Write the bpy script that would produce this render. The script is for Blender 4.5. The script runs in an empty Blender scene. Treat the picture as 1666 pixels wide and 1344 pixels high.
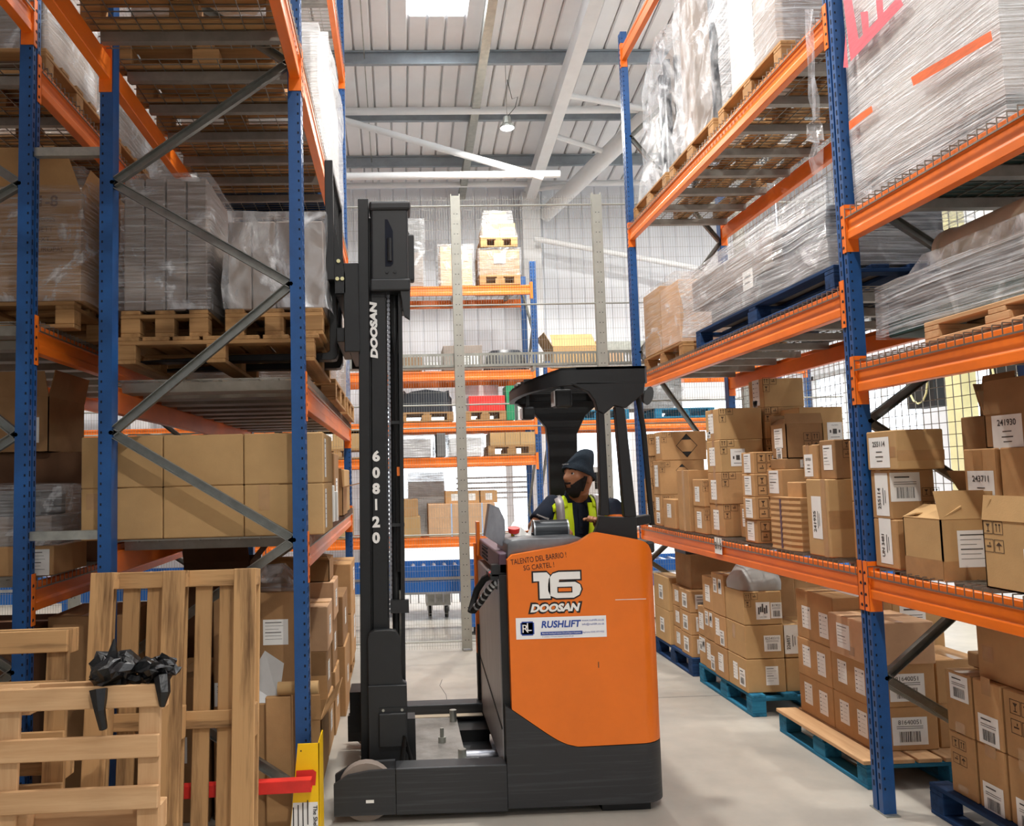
import bpy, bmesh, math, random
from mathutils import Vector, Matrix, noise
random.seed(7)
S = bpy.context.scene
C = S.collection
# ---------------------------------------------------------------- camera
FPX, CXP, CYP = 1350.0, 700.0, 672.0          # focal length and principal point in photo pixels
CAMH = 1.72
YAW, PIT, ROL = math.radians(2.268), math.radians(4.402), math.radians(-1.425)
_F = Vector((math.sin(YAW)*math.cos(PIT), math.cos(YAW)*math.cos(PIT), math.sin(PIT)))
_r = Vector((math.cos(YAW), -math.sin(YAW), 0)); _u = _r.cross(_F)
_R = _r*math.cos(ROL) + _u*math.sin(ROL); _U = _u*math.cos(ROL) - _r*math.sin(ROL)
cam = bpy.data.cameras.new('camera'); camo = bpy.data.objects.new('camera', cam); C.objects.link(camo)
camo.matrix_world = Matrix(((_R.x, _U.x, -_F.x, 0), (_R.y, _U.y, -_F.y, 0), (_R.z, _U.z, -_F.z, CAMH), (0, 0, 0, 1)))
cam.sensor_width = 36; cam.lens = FPX/1666*36; cam.shift_x = (833-CXP)/1666; cam.clip_start = 0.05; cam.clip_end = 200
S.camera = camo
# ---------------------------------------------------------------- world, light, exposure
W = bpy.data.worlds.new('sky'); S.world = W; W.use_nodes = True
_b = W.node_tree.nodes['Background']; _b.inputs[0].default_value = (0.86, 0.93, 1.0, 1); _b.inputs[1].default_value = 4.0
S.view_settings.view_transform = 'Standard'; S.view_settings.look = 'None'
S.view_settings.exposure = -0.2; S.view_settings.gamma = 1.0; S.view_settings.use_curve_mapping = False
SKYLIGHT = 19.0      # strength of the translucent roof lights
LAMP = 220.0        # watts of each high-bay lamp
# ---------------------------------------------------------------- helpers
def pt(u, v, axis, val):
    d = _R*(u-CXP) - _U*(v-CYP) + _F*FPX
    o = Vector((0, 0, CAMH)); return o + d*((val-o[axis])/d[axis])
def lin(h):
    out = []
    for i in (0, 2, 4):
        c = int(h[i:i+2], 16)/255
        out.append(c/12.92 if c <= .04045 else ((c+.055)/1.055)**2.4)
    return (*out, 1)
def mat(name, hexc, rough=.6, metal=0., var=.1, scale=6, stretch=(1, 1, 1), bump=0., bscale=80, rnd=.0, spec=.4, hex2=None, thr=(.35, .65), coat=0):
    m = bpy.data.materials.new(name); m.use_nodes = True
    nt = m.node_tree; N = nt.nodes; L = nt.links; P = N['Principled BSDF']
    P.inputs['Roughness'].default_value = rough; P.inputs['Metallic'].default_value = metal
    P.inputs['Specular IOR Level'].default_value = spec; P.inputs['Coat Weight'].default_value = coat
    c = lin(hexc); tc = N.new('ShaderNodeTexCoord'); mp = N.new('ShaderNodeMapping'); mp.inputs['Scale'].default_value = stretch
    oi = N.new('ShaderNodeObjectInfo'); cx = N.new('ShaderNodeCombineXYZ'); ml = N.new('ShaderNodeMath'); ml.operation = 'MULTIPLY'; ml.inputs[1].default_value = 37
    L.new(oi.outputs['Random'], ml.inputs[0])
    for k in range(3): L.new(ml.outputs[0], cx.inputs[k])
    L.new(cx.outputs[0], mp.inputs['Location']); L.new(tc.outputs['Object'], mp.inputs['Vector'])
    nz = N.new('ShaderNodeTexNoise'); nz.inputs['Scale'].default_value = scale; nz.inputs['Detail'].default_value = 5; nz.inputs['Roughness'].default_value = .65
    L.new(mp.outputs[0], nz.inputs['Vector'])
    rp = N.new('ShaderNodeValToRGB'); rp.color_ramp.elements[0].position = thr[0]; rp.color_ramp.elements[1].position = thr[1]
    a = lin(hex2) if hex2 else tuple(x*(1-var) for x in c[:3])+(1,)
    b = c if hex2 else tuple(min(1, x*(1+var)) for x in c[:3])+(1,)
    rp.color_ramp.elements[0].color = a; rp.color_ramp.elements[1].color = b
    L.new(nz.outputs['Fac'], rp.inputs[0]); out = rp.outputs[0]
    if rnd:
        mr = N.new('ShaderNodeMapRange'); mr.inputs['To Min'].default_value = 1-rnd; mr.inputs['To Max'].default_value = 1+rnd
        L.new(oi.outputs['Random'], mr.inputs['Value'])
        hs = N.new('ShaderNodeHueSaturation'); L.new(mr.outputs[0], hs.inputs['Value']); L.new(out, hs.inputs['Color']); out = hs.outputs[0]
    L.new(out, P.inputs['Base Color'])
    if bump:
        n2 = N.new('ShaderNodeTexNoise'); n2.inputs['Scale'].default_value = bscale; n2.inputs['Detail'].default_value = 3
        L.new(mp.outputs[0], n2.inputs['Vector']); bp = N.new('ShaderNodeBump'); bp.inputs['Strength'].default_value = bump; bp.inputs['Distance'].default_value = .01
        L.new(n2.outputs['Fac'], bp.inputs['Height']); L.new(bp.outputs[0], P.inputs['Normal'])
    return m
def emis(name, hexc, s):
    m = bpy.data.materials.new(name); m.use_nodes = True; nt = m.node_tree; nt.nodes.clear()
    e = nt.nodes.new('ShaderNodeEmission'); e.inputs[0].default_value = lin(hexc); e.inputs[1].default_value = s
    o = nt.nodes.new('ShaderNodeOutputMaterial'); nt.links.new(e.outputs[0], o.inputs[0]); return m
def filmmat(name, lo, hi, stretch, hexc='eef0f2', scale=5, tint=(1, 1, 1), rough=.12, fold=.5):
    m = bpy.data.materials.new(name); m.use_nodes = True; nt = m.node_tree; N = nt.nodes; L = nt.links
    P = N['Principled BSDF']; P.inputs['Base Color'].default_value = lin(hexc); P.inputs['Roughness'].default_value = rough; P.inputs['Specular IOR Level'].default_value = .9
    T = N.new('ShaderNodeBsdfTransparent'); T.inputs[0].default_value = (*tint, 1)
    tc = N.new('ShaderNodeTexCoord'); mp = N.new('ShaderNodeMapping'); mp.inputs['Scale'].default_value = stretch
    mp.inputs['Rotation'].default_value = (.12, .1, 0)
    L.new(tc.outputs['Object'], mp.inputs['Vector'])
    nz = N.new('ShaderNodeTexNoise'); nz.inputs['Scale'].default_value = scale; nz.inputs['Detail'].default_value = 6; nz.inputs['Distortion'].default_value = .6; L.new(mp.outputs[0], nz.inputs['Vector'])
    mr = N.new('ShaderNodeMapRange'); mr.inputs['From Min'].default_value = .38; mr.inputs['From Max'].default_value = .68
    mr.inputs['To Min'].default_value = lo; mr.inputs['To Max'].default_value = hi; L.new(nz.outputs['Fac'], mr.inputs['Value'])
    bp = N.new('ShaderNodeBump'); bp.inputs['Strength'].default_value = .8; bp.inputs['Distance'].default_value = .02; L.new(nz.outputs['Fac'], bp.inputs['Height']); L.new(bp.outputs[0], P.inputs['Normal'])
    # a few bright creases on top of the streaks
    n3 = N.new('ShaderNodeTexNoise'); n3.inputs['Scale'].default_value = 2.2; n3.inputs['Detail'].default_value = 8; n3.inputs['Distortion'].default_value = 2.5; L.new(tc.outputs['Object'], n3.inputs['Vector'])
    r3 = N.new('ShaderNodeMapRange'); r3.inputs['From Min'].default_value = .56; r3.inputs['From Max'].default_value = .66; r3.inputs['To Max'].default_value = fold; L.new(n3.outputs['Fac'], r3.inputs['Value'])
    ad = N.new('ShaderNodeMath'); ad.operation = 'ADD'; ad.use_clamp = True; L.new(mr.outputs[0], ad.inputs[0])
    m3 = N.new('ShaderNodeMath'); m3.operation = 'MULTIPLY'; m3.inputs[1].default_value = .5; L.new(r3.outputs[0], m3.inputs[0]); L.new(m3.outputs[0], ad.inputs[1])
    b3 = N.new('ShaderNodeBump'); b3.inputs['Strength'].default_value = .6; b3.inputs['Distance'].default_value = .05; L.new(n3.outputs['Fac'], b3.inputs['Height']); L.new(bp.outputs[0], b3.inputs['Normal']); L.new(b3.outputs[0], P.inputs['Normal'])
    mx = N.new('ShaderNodeMixShader'); L.new(ad.outputs[0], mx.inputs[0]); L.new(T.outputs[0], mx.inputs[1]); L.new(P.outputs[0], mx.inputs[2])
    L.new(mx.outputs[0], N['Material Output'].inputs[0]); return m
MT = dict(
 blue=mat('blue rack paint', '174b84', .42, 0, .12, 9, rnd=.04, spec=.5),
 orange=mat('orange beam paint', 'ee7418', .38, 0, .1, 7, (1, .3, 1), spec=.5, rnd=.03),
 galv=mat('galvanised steel', 'a9aaa2', .42, .75, .14, 14),
 bracem=mat('brace steel', '8b8c87', .38, .8, .12, 14),
 chan=mat('deck channel steel', '8d8880', .5, .55, .12, 10),
 wire=mat('zinc wire', '8f8a80', .4, .8, .1, 10),
 slot=mat('shadow slot', '0a1020', .8, 0, .05),
 bolt=mat('bolt zinc', 'c9c9c2', .35, .9, .05),
 card=mat('cardboard', 'b88f62', .82, 0, .09, 5, rnd=.07, bump=.06, bscale=160, spec=.2),
 card2=mat('cardboard tan', 'bb9768', .8, 0, .07, 4, rnd=.05, bump=.05, bscale=160, spec=.2),
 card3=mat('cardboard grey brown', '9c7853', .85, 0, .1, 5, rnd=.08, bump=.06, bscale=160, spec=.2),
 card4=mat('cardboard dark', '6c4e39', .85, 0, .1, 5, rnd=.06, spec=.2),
 card5=mat('cardboard pinkish', 'c9a27e', .8, 0, .07, 5, rnd=.05, spec=.2),
 tape=mat('brown tape', 'a87f55', .28, 0, .1, 12, spec=.5),
 tape2=mat('clear tape', 'b58d60', .2, 0, .08, 12, spec=.6),
 label=mat('paper label', 'ecebe6', .7, 0, .03, 8, spec=.3),
 inkb=mat('brown print', '4d3a2b', .8, 0, .05),
 inkg=mat('grey label print', '4b4845', .7, 0, .05),
 ink=mat('black ink', '24211f', .7, 0, .05),
 wood=mat('pallet wood', 'c39a66', .75, 0, .2, 5, (1, 1, 1), bump=.15, bscale=30, rnd=.12, spec=.2),
 darkgreen=mat('dark green board', '26433f', .6, 0, .2, 5),
 film=filmmat('stretch film', .05, .34, (1.2, 1.2, 26), scale=3.5, fold=.9),
 filmh=filmmat('heavy stretch film', .3, .9, (.8, .8, 30), scale=3.5, fold=.25, hexc='efefef'),
 filmy=filmmat('lengthwise film', .12, .62, (.7, .45, 20), scale=3.5, fold=.4),
 filmv=filmmat('loose film', .06, .5, (3, 3, 1.5), scale=3, fold=1.),
 black=mat('black steel', '161718', .45, .1, .15, 8, bump=.03, spec=.5),
 black2=mat('satin black plastic', '1f2021', .5, 0, .12, 6, spec=.5),
 rubber=mat('black rubber', '151515', .6, 0, .1, 12),
 torange=mat('truck orange', 'e87208', .42, 0, .05, 3, spec=.5, coat=.15),
 tblack=mat('truck charcoal', '46484b', .5, 0, .25, 4, (.35, 2, 14), bump=.05, spec=.5, hex2='27282a', thr=(.52, .85)),
 steel=mat('worn grey steel', '8f9096', .38, .6, .2, 5, (3, 3, 1)),
 panelgrey=mat('brushed grey panel', 'a8a7aa', .4, .15, .15, 5, (6, 6, .6)),
 steel2=mat('bright steel', 'b9bbbd', .3, .8, .12, 8),
 plum=mat('plum plastic', '5b4450', .45, 0, .1, 8),
 white=mat('white paint', 'e9eaea', .5, 0, .03, 4),
 offwhite=mat('cladding white', 'e6e9ee', .55, 0, .03, 2, (1, 1, .3)),
 roofw=mat('roof liner white', 'f2f2f3', .55, 0, .03, 2),
 purlin=mat('galvanised purlin', '9aa2a8', .5, .45, .1, 5),
 floor=None,
 fpost=mat('fence post grey', 'a3a39a', .5, .3, .06, 8),
 cblue=mat('conveyor blue', '2468b8', .45, 0, .08, 6),
 red=mat('red paint', 'd8322a', .5, 0, .12, 8, (1, 1, 1)),
 yellow=mat('yellow paint', 'f5c400', .4, 0, .05, 6),
 green=mat('green plastic', '1f8a5a', .5, 0, .08, 6),
 dark=mat('dark plastic', '2b2f36', .35, 0, .2, 8),
 greyfoam=mat('grey foam', '6d6b69', .8, 0, .12, 6),
 pinkish=mat('greyish cartons', '8f8278', .8, 0, .1, 5, rnd=.06),
 palebox=mat('pale cartons', 'd6cec6', .8, 0, .08, 5), kraft=mat('kraft roll', 'b7a68f', .6, 0, .06, 6),
 bag=mat('grey poly bag', 'a09e99', .45, 0, .1, 6, bump=.3, bscale=12),
 paper=mat('white packing paper', 'e2e2e0', .7, 0, .04, 6),
 bblue=mat('light blue card', 'a9c4e6', .7, 0, .04, 6),
 skin=mat('skin', 'a8714f', .5, 0, .08, 10, spec=.4),
 beard=mat('beard hair', '1b1614', .8, 0, .2, 40, bump=.5, bscale=120),
 navy=mat('navy cloth', '1d2330', .85, 0, .12, 14, bump=.2, bscale=60, spec=.2),
 beanie=mat('beanie knit', '2c3640', .9, 0, .15, 20, (6, 6, 1), bump=.4, bscale=60, spec=.2),
 hivis=mat('hi vis yellow', 'd6ee1c', .6, 0, .06, 8, bump=.1, bscale=20),
 reflect=mat('reflective grey', 'a39c9b', .45, .2, .06, 8),
 eyew=mat('eye white', 'b9aba0', .4, 0, .02),
 cream=mat('cream steel', 'e6dfa8', .5, 0, .05),
 leaf=mat('outdoor leaves', '6f9c4a', .8, 0, .3, 4),
 signwhite=mat('sign white', 'f2f2f2', .45, 0, .02),
 signblue=mat('sign blue', '2a4a9e', .45, 0, .03),
)
for nm, hx, h2, th, sc, rn in (('wood', 'ba9060', '8f6a44', (.3, .7), 3, .13), ('pine', 'd3ac82', 'b78d62', (.3, .75), 2.5, .06), ('old', 'be9566', '664a31', (.3, .5), 2.0, .1), ('bluewood', '2f7c9c', '1d5470', (.3, .65), 4, .08), ('navywood', '24426c', '142a48', (.3, .65), 4, .1)):
    for ax, st_ in (('x', (.5, 7, 7)), ('y', (7, .5, 7))):
        MT[nm+'_'+ax] = mat(nm+' grain '+ax, hx, .75, 0, .2, sc, st_, bump=.12, bscale=10, rnd=rn, spec=.2, hex2=h2, thr=th)
MT['woody'] = MT['pine_y']
MT['offred'] = mat('faded red print', 'd7606a', .5, 0, .15, 12, (1, 1, 6))
MT['offorange'] = mat('orange strip', 'e86a2c', .5, 0, .15, 12, (1, 1, 6))
MT['lens'] = mat('lamp lens', 'd8d3d0', .15, 0, .1, 30, spec=.8)

def tag(o, label=None, cat=None, group=None, kind=None):
    for k, v in (('label', label), ('category', cat), ('group', group), ('kind', kind)):
        if v: o[k] = v
    return o
def link(name, me, parent=None, loc=(0, 0, 0), rot=(0, 0, 0)):
    o = bpy.data.objects.new(name, me); C.objects.link(o)
    if parent: o.parent = parent
    o.location = loc; o.rotation_euler = rot; return o
def thing(name, label, cat, loc=(0, 0, 0), rz=0, group=None, kind=None):
    return tag(link(name, None, None, loc, (0, 0, rz)), label, cat, group, kind)
def wloc(p):
    v = Vector((0, 0, 0))
    while p is not None: v += Vector(p.location); p = p.parent
    return v
class MB:
    def __init__(s): s.v = []; s.f = []
    def add(s, vs, fs):
        n = len(s.v); s.v += [tuple(p) for p in vs]; s.f += [tuple(i+n for i in f) for f in fs]; return s
    def box(s, x0, y0, z0, x1, y1, z1):
        return s.add([(x0, y0, z0), (x1, y0, z0), (x1, y1, z0), (x0, y1, z0), (x0, y0, z1), (x1, y0, z1), (x1, y1, z1), (x0, y1, z1)],
                     [(0, 3, 2, 1), (4, 5, 6, 7), (0, 1, 5, 4), (1, 2, 6, 5), (2, 3, 7, 6), (3, 0, 4, 7)])
    def cbox(s, x0, y0, z0, x1, y1, z1, b=.004):
        lo, hi = (x0, y0, z0), (x1, y1, z1); vs = []; ix = {}
        for c in range(8):
            sg = [(c >> k) & 1 for k in range(3)]
            for a in range(3):
                ix[(tuple(sg), a)] = len(vs)
                vs.append([(hi[k] if sg[k] else lo[k]) if k == a else ((hi[k]-b) if sg[k] else (lo[k]+b)) for k in range(3)])
        fs = []
        for a in range(3):
            p, q = [(1, 2), (0, 2), (0, 1)][a]
            for sa in (0, 1):
                r = []
                for sp, sq in ((0, 0), (1, 0), (1, 1), (0, 1)):
                    t = [0, 0, 0]; t[a] = sa; t[p] = sp; t[q] = sq; r.append(ix[(tuple(t), a)])
                fs.append(r)
            for sp in (0, 1):
                for sq in (0, 1):
                    t0 = [0, 0, 0]; t0[p] = sp; t0[q] = sq; t1 = list(t0); t1[a] = 1
                    fs.append([ix[(tuple(t0), p)], ix[(tuple(t1), p)], ix[(tuple(t1), q)], ix[(tuple(t0), q)]])
        for c in range(8):
            t = tuple((c >> k) & 1 for k in range(3)); fs.append([ix[(t, 0)], ix[(t, 1)], ix[(t, 2)]])
        return s.add(vs, fs)
    def bar(s, a, b, w, h, up=(0, 0, 1)):
        a = Vector(a); b = Vector(b); d = (b-a).normalized(); u = Vector(up)
        if abs(d.dot(u)) > .95: u = Vector((1, 0, 0))
        x = d.cross(u).normalized(); y = x.cross(d).normalized(); vs = []
        for p in (a, b):
            for i, j in ((-1, -1), (1, -1), (1, 1), (-1, 1)): vs.append(p + x*(w/2*i) + y*(h/2*j))
        return s.add(vs, [(0, 3, 2, 1), (4, 5, 6, 7), (0, 1, 5, 4), (1, 2, 6, 5), (2, 3, 7, 6), (3, 0, 4, 7)])
    def tube(s, pts, r, n=8, cap=True):
        pts = [Vector(p) for p in pts]; rs = r if isinstance(r, (list, tuple)) else [r]*len(pts); vs = []; fs = []
        pu = None
        for i, p in enumerate(pts):
            d = (pts[min(i+1, len(pts)-1)]-pts[max(i-1, 0)]).normalized()
            if pu is None: pu = Vector((0, 0, 1)) if abs(d.z) < .9 else Vector((1, 0, 0))
            x = d.cross(pu).normalized(); y = x.cross(d).normalized(); pu = y
            for k in range(n):
                t = 2*math.pi*k/n; vs.append(p + x*(rs[i]*math.cos(t)) + y*(rs[i]*math.sin(t)))
        for i in range(len(pts)-1):
            for k in range(n):
                k2 = (k+1) % n; fs.append((i*n+k, i*n+k2, (i+1)*n+k2, (i+1)*n+k))
        if cap: fs += [tuple(range(n))[::-1], tuple((len(pts)-1)*n+k for k in range(n))]
        return s.add(vs, fs)
    def rings(s, rings, cap=True):
        n = len(rings[0]); vs = [p for r in rings for p in r]; fs = []
        for i in range(len(rings)-1):
            for k in range(n):
                k2 = (k+1) % n; fs.append((i*n+k, i*n+k2, (i+1)*n+k2, (i+1)*n+k))
        if cap: fs += [tuple(range(n))[::-1], tuple((len(rings)-1)*n+k for k in range(n))]
        return s.add(vs, fs)
    def prism(s, poly, axis, a, b):
        def P(p, t):
            return {0: (t, p[0], p[1]), 1: (p[0], t, p[1]), 2: (p[0], p[1], t)}[axis]
        n = len(poly); vs = [P(p, a) for p in poly] + [P(p, b) for p in poly]
        return s.add(vs, [tuple(range(n))[::-1], tuple(range(n, 2*n))] + [(i, (i+1) % n, n+(i+1) % n, n+i) for i in range(n)])
    def strip(s, path, th, zlo, zhi, closed=False):
        # a wall of thickness th along a plan path (offset to the left of travel), zlo / zhi functions of the point
        n = len(path); P = [Vector((p[0], p[1], 0)) for p in path]; inn = []
        for i in range(n):
            a = P[(i-1) % n] if (closed or i) else P[i]; b = P[(i+1) % n] if (closed or i < n-1) else P[i]
            d = (b-a).normalized(); inn.append(P[i] + Vector((-d.y, d.x, 0))*th)
        vs = []
        for i in range(n):
            l, h = zlo(P[i]), zhi(P[i])
            vs += [(P[i].x, P[i].y, l), (P[i].x, P[i].y, h), (inn[i].x, inn[i].y, h), (inn[i].x, inn[i].y, l)]
        fs = []
        for i in range(n if closed else n-1):
            j = (i+1) % n
            for k in range(4): fs.append((4*i+k, 4*i+(k+1) % 4, 4*j+(k+1) % 4, 4*j+k))
        if not closed: fs += [(0, 1, 2, 3), (4*n-4, 4*n-1, 4*n-2, 4*n-3)]
        return s.add(vs, fs)
    def mesh(s, name, m, smooth=False, off=(0, 0, 0), bevel=0, seg=2):
        me = bpy.data.meshes.new(name); o = Vector(off)
        me.from_pydata([tuple(Vector(p)-o) for p in s.v], [], s.f)
        bm = bmesh.new(); bm.from_mesh(me); bmesh.ops.recalc_face_normals(bm, faces=bm.faces)
        if bevel: bmesh.ops.bevel(bm, geom=[e for e in bm.edges if e.is_manifold and e.calc_face_angle(0) > .5], offset=bevel, segments=seg, affect='EDGES', profile=.5, clamp_overlap=True)
        if smooth:
            for f in bm.faces: f.smooth = True
            for e in bm.edges:
                if e.is_manifold and e.calc_face_angle(0) > .7: e.smooth = False
        bm.to_mesh(me); bm.free()
        me.materials.append(MT[m] if isinstance(m, str) else m); return me
    def part(s, name, m, parent, world=True, **k):
        """a part of `parent`; coordinates given in the world are moved into the parent's frame"""
        return link(name, s.mesh(name, m, off=wloc(parent) if world else (0, 0, 0), **k), parent)
    def top(s, name, m, label, cat, group=None, kind=None, loc=None, **k):
        if loc is None:
            xs, ys, zs = zip(*s.v); loc = ((min(xs)+max(xs))/2, (min(ys)+max(ys))/2, min(zs))
        return tag(link(name, s.mesh(name, m, off=loc, **k), None, loc), label, cat, group, kind)
def copytree(o, parent=None):
    c = o.copy(); C.objects.link(c); c.parent = parent
    for ch in [x for x in o.children]: copytree(ch, c)
    return c
# --- flat print: lettering, barcodes, symbols ------------------------------------------------
_tc = {}
def textgeo(t, bold=0.0):
    if (t, bold) not in _tc:
        cu = bpy.data.curves.new('t', 'FONT'); cu.body = t; cu.align_x = 'CENTER'; cu.offset = bold; cu.resolution_u = 3
        ob = bpy.data.objects.new('t', cu); C.objects.link(ob); dg = bpy.context.evaluated_depsgraph_get()
        me = bpy.data.meshes.new_from_object(ob.evaluated_get(dg))
        vs = [(v.co.x, v.co.y) for v in me.vertices]; fs = [tuple(p.vertices) for p in me.polygons]
        bpy.data.objects.remove(ob); bpy.data.meshes.remove(me); bpy.data.curves.remove(cu)
        x0 = min(v[0] for v in vs); x1 = max(v[0] for v in vs); y0 = min(v[1] for v in vs); y1 = max(v[1] for v in vs)
        _tc[(t, bold)] = ([((x-(x0+x1)/2), (y-(y0+y1)/2)) for x, y in vs], fs, x1-x0, y1-y0)
    return _tc[(t, bold)]
class PR:
    def __init__(s): s.v = []; s.f = []
    def add(s, vs, fs):
        n = len(s.v); s.v += vs; s.f += [tuple(i+n for i in f) for f in fs]; return s
    def rect(s, x, y, w, h): return s.add([(x-w/2, y-h/2), (x+w/2, y-h/2), (x+w/2, y+h/2), (x-w/2, y+h/2)], [(0, 1, 2, 3)])
    def frame(s, x, y, w, h, t):
        s.rect(x, y+h/2, w+t, t); s.rect(x, y-h/2, w+t, t); s.rect(x-w/2, y, t, h); return s.rect(x+w/2, y, t, h)
    def text(s, t, x, y, w=None, h=None, bold=0., shear=0., rot=0.):
        vs, fs, tw, th = textgeo(t, bold); sx = (w/tw) if w else h/th; sy = (h/th) if h else sx
        c, q = math.cos(rot), math.sin(rot); o = []
        for a, b in vs:
            a2, b2 = a*sx + shear*b*sy, b*sy; o.append((x + a2*c - b2*q, y + a2*q + b2*c))
        return s.add(o, fs)
    def barcode(s, x, y, w, h, seed=1):
        r = random.Random(seed); p = -w/2
        while p < w/2:
            b = w*r.choice((.018, .03, .045)); s.rect(x+p+b/2, y, b, h); p += b + w*r.choice((.02, .03, .045))
        return s
    def icon(s, x, y, a, k=0):
        s.frame(x, y, a, a, a*.05)
        if k == 0: s.rect(x-a*.18, y, a*.08, a*.6); s.rect(x+a*.18, y, a*.08, a*.6); s.rect(x-a*.18, y+a*.25, a*.22, a*.12); s.rect(x+a*.18, y+a*.25, a*.22, a*.12)
        elif k == 1: s.add([(x-a*.34, y+a*.05), (x+a*.34, y+a*.05), (x, y+a*.34)], [(0, 1, 2)]); s.rect(x, y-a*.1, a*.07, a*.4)
        elif k == 2: s.add([(x-a*.24, y+a*.3), (x+a*.24, y+a*.3), (x, y-a*.02)], [(0, 1, 2)]); s.rect(x, y-a*.15, a*.08, a*.3); s.rect(x, y-a*.3, a*.35, a*.07)
        else: s.rect(x, y-a*.05, a*.5, a*.12); s.rect(x+a*.1, y+a*.18, a*.1, a*.2)
        return s
    def put(s, name, m, parent, org, ex, ey, off=.0016, flip=None):
        org = Vector(org); ex = Vector(ex); ey = Vector(ey); n = ex.cross(ey)*off
        b = MB(); b.add([org + ex*a + ey*c + n for a, c in s.v], s.f)
        me = bpy.data.meshes.new(name); me.from_pydata([tuple(p) for p in b.v], [], b.f); me.materials.append(MT[m] if isinstance(m, str) else m)
        o = link(name, me, parent)
        if name == 'print': o['kind'] = 'stuff'
        return o
FACE = {'y-': ((1, 0, 0), (0, 0, 1)), 'x-': ((0, -1, 0), (0, 0, 1)), 'x+': ((0, 1, 0), (0, 0, 1)), 'z+': ((1, 0, 0), (0, 1, 0))}
ICO = {'icons': ((-1, 1, 2), (1, 1, 0), (-1, -1, 3), (1, -1, 1)), 'icons3': ((-1, 1, 0), (1, 1, 3), (-1, -1, 2))}
def decorate(root, dim, items):
    """dim = carton size; items = (face, kind, u, v, w, h[, text]) with u, v fractions of the face"""
    w, d, h = dim
    for it in items:
        face, kind, u, v, a, b = it[:6]; tx = it[6] if len(it) > 6 else None
        ex, ey = map(Vector, FACE[face]); nrm = ex.cross(ey)
        fw = w if face in ('y-', 'z+') else d; fh = d if face == 'z+' else h
        cen = Vector((0, 0, h/2)) + Vector((nrm.x*w/2, nrm.y*d/2, nrm.z*h/2)) + ex*((u-.5)*fw) + ey*((v-.5)*fh)
        if a > 1: a = fw
        if b > 1: b = fh
        seed = int(abs(cen.x*7919+cen.y*104729+u*311+v*127)*1000) + len(root.name)
        if kind in ('tape', 'tape2'): PR().rect(0, 0, a, b).put('tape', kind, root, cen, ex, ey, .0008); continue
        if kind in ICO:
            p = PR()
            for i, j, k in ICO[kind]: p.icon(i*a*.28, j*b*.28, min(a, b)*.5, k)
            p.put('handling_symbols', 'inkb', root, cen, ex, ey, .001); continue
        if kind == 'haz':
            p = PR(); t = a*.03
            for s0 in (1, -1): p.add([(-a*.25, s0*b*.25), (a*.25, s0*b*.25), (0, s0*b*.5)], [(0, 1, 2)])
            for x0, y0, x1, y1 in ((-.5, 0, 0, .5), (0, .5, .5, 0), (.5, 0, 0, -.5), (0, -.5, -.5, 0)):
                p.add([(x0*a, y0*b), (x1*a, y1*b), (x1*a*.93, y1*b*.93), (x0*a*.93, y0*b*.93)], [(0, 1, 2, 3)])
            p.put('hazard_mark', 'ink', root, cen, ex, ey, .001); continue
        if kind == 'print':
            p = PR(); ls = tx.split('|')
            for i, t in enumerate(ls): p.text(t, 0, b*(.5-(i+.5)/len(ls)), h=b/len(ls)*.55)
            p.put('carton_print', 'ink', root, cen, ex, ey, .001); continue
        lb = PR().rect(0, 0, a, b).put('label', 'label', root, cen, ex, ey, .0012)
        p = PR(); r = random.Random(seed)
        if kind == 'bar':
            p.barcode(0, -b*.2, a*.6, b*.38, seed)
            if tx: p.text(tx, 0, b*.32, h=b*.16)
            else: p.rect(-a*.1, b*.34, a*.5, b*.05)
            p.rect(0, b*.17, a*.75, b*.02); p.rect(0, b*.1, a*.75, b*.02)
        elif kind == 'txt':
            for k in range(6):
                l = r.uniform(.35, .8)*a; p.rect(-a*.42+l/2, b*(.38-k*.13), l, b*(.03 if k % 3 == 0 else .012))
        elif kind == 'list':
            for k in range(5): p.rect(-a*.32, b*(.36-k*.17), a*.18, b*.03); p.rect(a*.1, b*(.36-k*.17), a*.4, b*.008)
            p.rect(a*.33, b*.36, a*.12, b*.07)
        elif kind == 'num':
            p.text(tx, 0, b*.28, w=a*.62, bold=.02); p.rect(0, b*.02, a*.3, b*.03); p.rect(0, -b*.14, a*.38, b*.035); p.rect(0, -b*.28, a*.28, b*.03)
        elif kind == 'numv':
            p.text(tx, -a*.22, -b*.1, w=b*.5, bold=.02, rot=math.pi/2); p.rect(a*.1, -b*.05, a*.05, b*.4); p.rect(a*.25, -b*.05, a*.04, b*.3)
        elif kind == 'caution':
            p.text('CAUTION', 0, b*.34, w=a*.45); p.rect(0, 0, a*.26, b*.28); p.rect(-a*.3, 0, a*.1, b*.16); p.rect(a*.3, 0, a*.1, b*.16); p.rect(0, -b*.32, a*.6, b*.03)
        elif kind == 'ghs':
            for k in range(5): p.rect(a*(-.3+k*.14), b*(.0+.08*((k*7) % 3)), a*.11, b*r.uniform(.3, .55))
            p.text('UN 3481', 0, -b*.36, w=a*.5)
        if p.v: p.put('print', 'inkg', lb, cen, ex, ey, .0022)
def carton(x0, y0, z0, x1, y1, z1, label, group, deco=(), m='card', rz=0, name='cardboard_box', tape=True, cat='box'):
    w, d, h = x1-x0, y1-y0, z1-z0
    b = MB().cbox(-w/2, -d/2, 0, w/2, d/2, h, .005)
    o = tag(link(name, b.mesh(name, m), None, ((x0+x1)/2, (y0+y1)/2, z0), (0, 0, math.radians(rz))), label, cat, group)
    if tape: decorate(o, (w, d, h), (('z+', 'tape', .5, .5, .05, 9) if w < d*1.0 else ('z+', 'tape', .5, .5, 9, .05),))
    if deco: decorate(o, (w, d, h), deco)
    return o
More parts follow.
